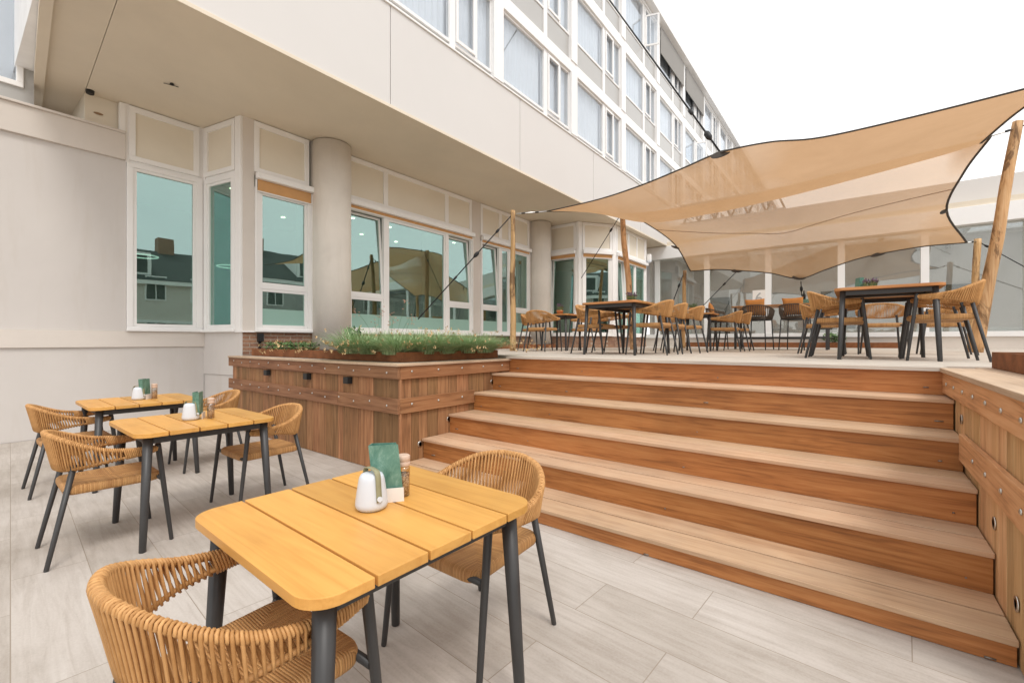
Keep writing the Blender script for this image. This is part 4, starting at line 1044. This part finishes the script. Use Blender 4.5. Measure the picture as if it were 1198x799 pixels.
# ------------------------------------------------------------------ bar table and dark stools
bt=thing('bar_table','tall dark bar table behind the dark rope bar stools','table',(12.35,1.45,D))
t=MB(); t.box(-.38,.38,-1.0,1.0,1.02,1.055); t.build('tabletop',M['top_brown'],bt,.004)
for sx in (-1,1):
    for sy in (-1,1):
        t=MB(); t.box(sx*.33-.025,sx*.33+.025,sy*.92-.025,sy*.92+.025,0,1.019); t.build('leg',M['metal'],bt)
t=MB(); t.box(-.345,-.315,-.894,.894,.26,.30); t.box(.315,.345,-.894,.894,.26,.30); t.build('footrest',M['metal'],bt)
def make_stool(label):
    r=thing('bar_stool',label,'bar stool'); H=.68
    t=MB(); t.tube([(.2,.22,H),(.2,-.22,H),(-.2,-.22,H),(-.2,.22,H)],.014,8,closed=True); t.build('seat_frame',M['metal'],r)
    t=MB(); t.box(-.21,.22,-.22,.22,H+.015,H+.075); t.build('seat_cushion',M['darkrope'],r,.02)
    for sx,sy in ((1,1),(1,-1),(-1,1),(-1,-1)):
        t=MB(); t.tube([(sx*.235,sy*.25,0),(sx*.2,sy*.22,H)],.0125,8); t.build('leg',M['metal'],r)
    t=MB(); t.tube([(.222,.24,.25),(.222,-.24,.25),(-.222,-.24,.25),(-.222,.24,.25)],.009,6,closed=True); t.build('footrest',M['metal'],r)
    top=catmull([(.16,.29,H+.20),(0,.305,H+.24),(-.16,.27,H+.29),(-.25,.14,H+.32),(-.265,0,H+.325),(-.25,-.14,H+.32),(-.16,-.27,H+.29),(0,-.305,H+.24),(.16,-.29,H+.20)],6)
    bot=catmull([(.17,.235,H+.01),(0,.24,H+.01),(-.14,.235,H+.01),(-.20,.14,H+.01),(-.21,0,H+.01),(-.20,-.14,H+.01),(-.14,-.235,H+.01),(0,-.24,H+.01),(.17,-.235,H+.01)],6)
    t=MB(); t.tube(top,.014,8); t.tube([top[0],bot[0]],.013,8); t.tube([top[-1],bot[-1]],.013,8)
    A=resample(top,34); B_=resample(bot,34)
    for a,c in zip(A[1:-1],B_[1:-1]):
        m=(a+c)/2; out=Vector((m.x,m.y,0)).normalized()*.02
        t.tube([a,m+out,c],.011,5,random.random(),flat=.5)
    t.build('backrest',M['darkrope'],r); return r
s1=make_stool('left of the two dark rope bar stools showing their backs'); s1['group']='dark bar stools'
s1.location=(11.50,1.80,D); s1.rotation_euler=(0,0,R(-12))
dup(s1,(11.62,1.08,D),R(-14),'right of the two dark rope bar stools showing their backs, before the terracotta table')
dup(s1,(11.75,2.72,D),R(-78),'dark rope bar stool turned sideways behind the small table')
def cushion(label,loc,rot,tilt):
    r=thing('cushion',label,'cushion',loc,rot,'orange cushions on the stools')
    t=MB(); n=9; g=[[0]*n for _ in range(n)]
    vs=[];
    for s in (1,-1):
        for i in range(n):
            for j in range(n):
                u=-1+2*i/(n-1); v=-1+2*j/(n-1); k=(1-u*u)*(1-v*v)
                px_=.21*u*(1-.08*(1-v*v)); pz=.20*v*(1-.08*(1-u*u))
                vs.append((s*(.006+.06*k**.55),px_,.205+pz))
    fs=[]
    for s in range(2):
        o=s*n*n
        for i in range(n-1):
            for j in range(n-1):
                f=(o+i*n+j,o+(i+1)*n+j,o+(i+1)*n+j+1,o+i*n+j+1); fs.append(f if s==0 else f[::-1])
    bd_=[(i,0) for i in range(n)]+[(n-1,j) for j in range(1,n)]+[(i,n-1) for i in range(n-2,-1,-1)]+[(0,j) for j in range(n-2,0,-1)]
    for (a,b_),(c,d_) in zip(bd_,bd_[1:]+bd_[:1]): fs.append((a*n+b_,n*n+a*n+b_,n*n+c*n+d_,c*n+d_))
    t.add(vs,fs,.5,True)
    o=t.build('cover',M['pillow'],r); o.rotation_euler=(0,R(tilt),0); return r
cushion('orange cushion standing on the left dark bar stool',(11.42,1.82,D+.757),R(-12),-14)
cushion('orange cushion standing on the right dark bar stool',(11.54,1.10,D+.757),R(-14),-14)
cushion('orange cushion on the sideways dark bar stool',(11.73,2.80,D+.757),R(-78),-14)
bh=thing('bottle_caddy','teal caddy with a dark bottle on the bar table','caddy',(12.2,1.0,D+1.056))
t=MB(); t.box(-.08,.08,-.14,.14,0,.10); t.build('tray',M['menu'],bh,.006)
t=MB(); t.lathe([(.035,.101),(.036,.20),(.013,.25),(.014,.30)],(.0,-.03,0),14); t.build('bottle',M['black'],bh)

# ------------------------------------------------------------------ poles, sail, ropes
def pole(label, base, top, r0, r1, seed):
    r=thing('wooden_pole',label,'pole',base); rg_=random.Random(seed)
    b0=Vector((0,0,0)); t0=Vector(top)-Vector(base); pts=[]; rad=[]
    n=22
    for i in range(n+1):
        t=i/n; w_=Vector((noise.noise((t*3,seed,0)),noise.noise((t*3,seed,5)),0))*.035*math.sin(t*math.pi)
        pts.append(b0.lerp(t0,t)+w_); rad.append((r0+(r1-r0)*t)*(1+.06*noise.noise((t*9,seed*2,1))))
    m=MB(); m.tube(pts,rad,12,rg_.random()); m.build('shaft',M['pole'],r); return r
def gp(x,y_,d):                            # base point on the deck under a pixel column
    p=at_d(x,y_,d); return Vector((p.x,p.y,DECK))
P1T=at_d(600,247,9.0); pole('slim wooden pole at the left sail corner, beside the planter',gp(600,400,8.95),P1T,.062,.045,1)
P2T=at_d(728,251,10.5); pole('leaning inner wooden pole rising behind the lavender pot',gp(741,400,10.5),P2T,.075,.06,2)
P3T=at_d(801,317,12.9); pole('short slim wooden pole before the glass hall at the far left',gp(799.5,400,12.9),P3T,.06,.05,3)
P4T=at_d(1144,280,10.5); pole('short upright wooden pole behind the thick leaning pole',gp(1136,400,10.6),P4T,.075,.065,4)
P5T=at_d(1191,143,7.5); pole('thick yellow debarked leaning pole at the right of the deck',gp(1141,400,7.7),P5T,.10,.068,5)

sail=thing('shade_sail','large sand coloured shade sail with dark edge webbing stretched over the deck','shade sail',(10,2,3.5))
so_=Vector(sail.location)
def curve3(pts,n): return resample(catmull([at_d(*p) for p in pts],8),n)
NU,NV=72,24
near=curve3([(640,248,9.1),(700,234,8.5),(750,217.5,7.9),(800,197,7.3),(843,179,6.8),(900,167,6.5),(958,162,6.1),(1058,140,5.6),(1198,105,5.0),(1330,70,4.6)],NU+1)
belly=curve3([(704,249.2,10.0),(760,261,9.6),(830,251,9.2),(900,236,8.9),(960,221,8.6),(1050,197,8.1),(1110,180,7.8),(1149,167,7.5)],NU+1)
ridge=curve3([(728,251.5,10.4),(770,247,10.5),(830,238,10.5),(900,224,10.4),(960,209,10.2),(1050,187,9.4),(1110,173,8.6),(1158,162,7.6)],NU+1)
far=curve3([(808,318,12.9),(835,316,12.4),(862,317,12.2),(900,320,11.9),(935,326.5,11.7),(965,316.5,11.5),(1000,304.5,11.2),(1030,297.5,11.0),(1080,289,10.7),(1131,284.5,10.4)],NU+1)
def mid_row(f, lo, ro, bul):
    row=[]
    l0=ridge[0].lerp(far[0],f); r0=ridge[-1].lerp(far[-1],f); L_=at_d(*lo); R_=at_d(*ro)
    for i in range(NU+1):
        u=i/NU; p=ridge[i].lerp(far[i],f)+(L_-l0)*(1-u)**4+(R_-r0)*u**4
        row.append(p+Vector((0,0,bul*math.sin(math.pi*u))))
    return row
quarter=[]
for i in range(NU+1):
    u=i/NU; p=near[i].lerp(belly[i],.5); p=p+Vector((0,0,-.05*math.sin(math.pi*u)))
    if i==0: p=at_d(672,248,9.55)
    quarter.append(p)
q_end=at_d(1212,117,6.0); d_=q_end-quarter[-1]
quarter=[p+d_*(i/NU)**4 for i,p in enumerate(quarter)]
rows=[near,quarter,belly,ridge,mid_row(.30,(750,258.5,11.0),(1128,202,8.7),-.02),mid_row(.66,(789,286,12.1),(1107.5,247,9.5),-.06),far]
KV=7
cols=[catmull([r_[i] for r_ in rows],KV) for i in range(NU+1)]
grid=[[cols[i][j] for i in range(NU+1)] for j in range(len(cols[0]))]
g2=grid[3*KV:]
la=[row[0] for row in grid[:3*KV+1]]; lb=[row[0] for row in grid[3*KV:]]; ra=[row[-1] for row in grid[:3*KV+1]]; rb=[row[-1] for row in grid[3*KV:]]
m=MB(); vs=[p-so_ for row in grid for p in row]; W_=NU+1
m.add(vs,[(j*W_+i,j*W_+i+1,(j+1)*W_+i+1,(j+1)*W_+i) for j in range(len(grid)-1) for i in range(NU)],.5,True)
m.build('fabric',M['sail'],sail)
for pth,r_ in ((near,.020),(far,.024),(la+lb[1:],.018),(ra+rb[1:],.023)):
    m=MB(); m.tube([p-so_ for p in pth],r_,6,flat=.6); m.build('edge_webbing',M['webbing'],sail)
def seam(g,j0,j1):
    m=MB(); m.tube([g[int(round(j0+(j1-j0)*i/NU))][i]-so_-Vector((0,0,.004)) for i in range(NU+1)],.006,4); m.build('seam',M['webbing'],sail)
m=MB(); m.tube([g2[2*KV-4][i]-so_-Vector((0,0,.006)) for i in range(NU+1)],.007,4); m.build('seam',M['brown_trim'],sail)
def patch(p,rx,rz,tilt=0):
    m=MB(); p=Vector(p)-so_; n=16
    ring=lambda dx,s:[(p.x+dx+SA*rx*s*math.cos(2*math.pi*k/n),p.y-CA*rx*s*math.cos(2*math.pi*k/n),p.z+rz*s*math.sin(2*math.pi*k/n)+tilt*rx*math.cos(2*math.pi*k/n)) for k in range(n)]
    m.rings([ring(-.012,.95),ring(.012,.95)]); m.build('corner_patch',M['webbing'],sail)
for (x,y,d),rx,rz,tl in (((862,317.5,12.2),.16,.05,0),((935,325,11.7),.20,.07,0),((1028,298,11.0),.22,.05,.25),((1104,248.5,9.5),.09,.045,.3),((790,290,12.1),.12,.035,-.3),((843,181,6.8),.16,.05,.3),((1148,158,7.6),.10,.02,.25),((720,251,10.3),.12,.02,0)):
    patch(at_d(x,y,d),rx,rz,tl)
def rope(label, a, c, r=.009, knots=(), mat='rope'):
    a=Vector(a); c=Vector(c); t=thing('guy_rope',label,'rope',a)
    m=MB(); m.tube([Vector((0,0,0)),c-a],r,6); m.build('line',M[mat],t)
    for q,s in knots:
        m=MB(); p=(c-a)*q; d=(c-a).normalized(); m.tube([p-d*.05*s,p-d*.02*s,p+d*.02*s,p+d*.05*s],[r,.022*s,.022*s,r],8); m.build('tensioner',M['black'],t)
    return t
a1=at_Y(489,374,6.6)
rope('black guy rope from the left pole down into the planter grass',P1T-Vector((0,0,.07)),a1,.011,((.17,1.2),(.40,1.7),(.62,1.0)))
rope('steel link chain between the left pole and the sail tip',P1T-Vector((0,0,.07)),near[0],.014,((.3,.8),(.7,.8)),'steel')
rope('long black cable from the upper facade to the near edge of the sail',at_d(842,178,6.8),at_Y(670,-58,5.63),.016,((.05,2.2),(.13,1.6)))
rope('black guy rope from the inner pole down to the left',at_d(724,255,10.4),at_d(680,326,10.9),.009,((.2,1.2),))
rope('black guy rope from the far left pole down to the deck',P3T,at_d(788,352,12.8),.012,((.5,1.5),))
rope('black tie rope from the far sail edge down to the deck',at_d(861,319,12.2),at_d(815,366,11.8),.011,((.3,1.3),))
rope('short black tie hanging from the lowest dip of the sail',at_d(937,330,11.7),at_d(938,347,11.7),.012,((.5,1.6),))
rope('steel link between the short right pole and the sail corner',P4T-Vector((0,0,.06)),far[-1],.014,((.5,.8),),'steel')
rope('steel link between the thick leaning pole and the sail ring',P5T-Vector((0,0,.1)),at_d(1160,160,7.55),.014,((.4,1.0),),'steel')
rope('black guy rope from the short right pole running out to the right',P4T-Vector((0,0,.06)),at_d(1230,330,10.4),.012,((.12,1.2),))
rope('thin black cord from the leaning pole top to the upper right',P5T-Vector((0,0,.05)),at_d(1260,160,7.0),.010)

scene.cycles.use_denoising=True
scene.cycles.max_bounces=8; scene.cycles.transparent_max_bounces=16
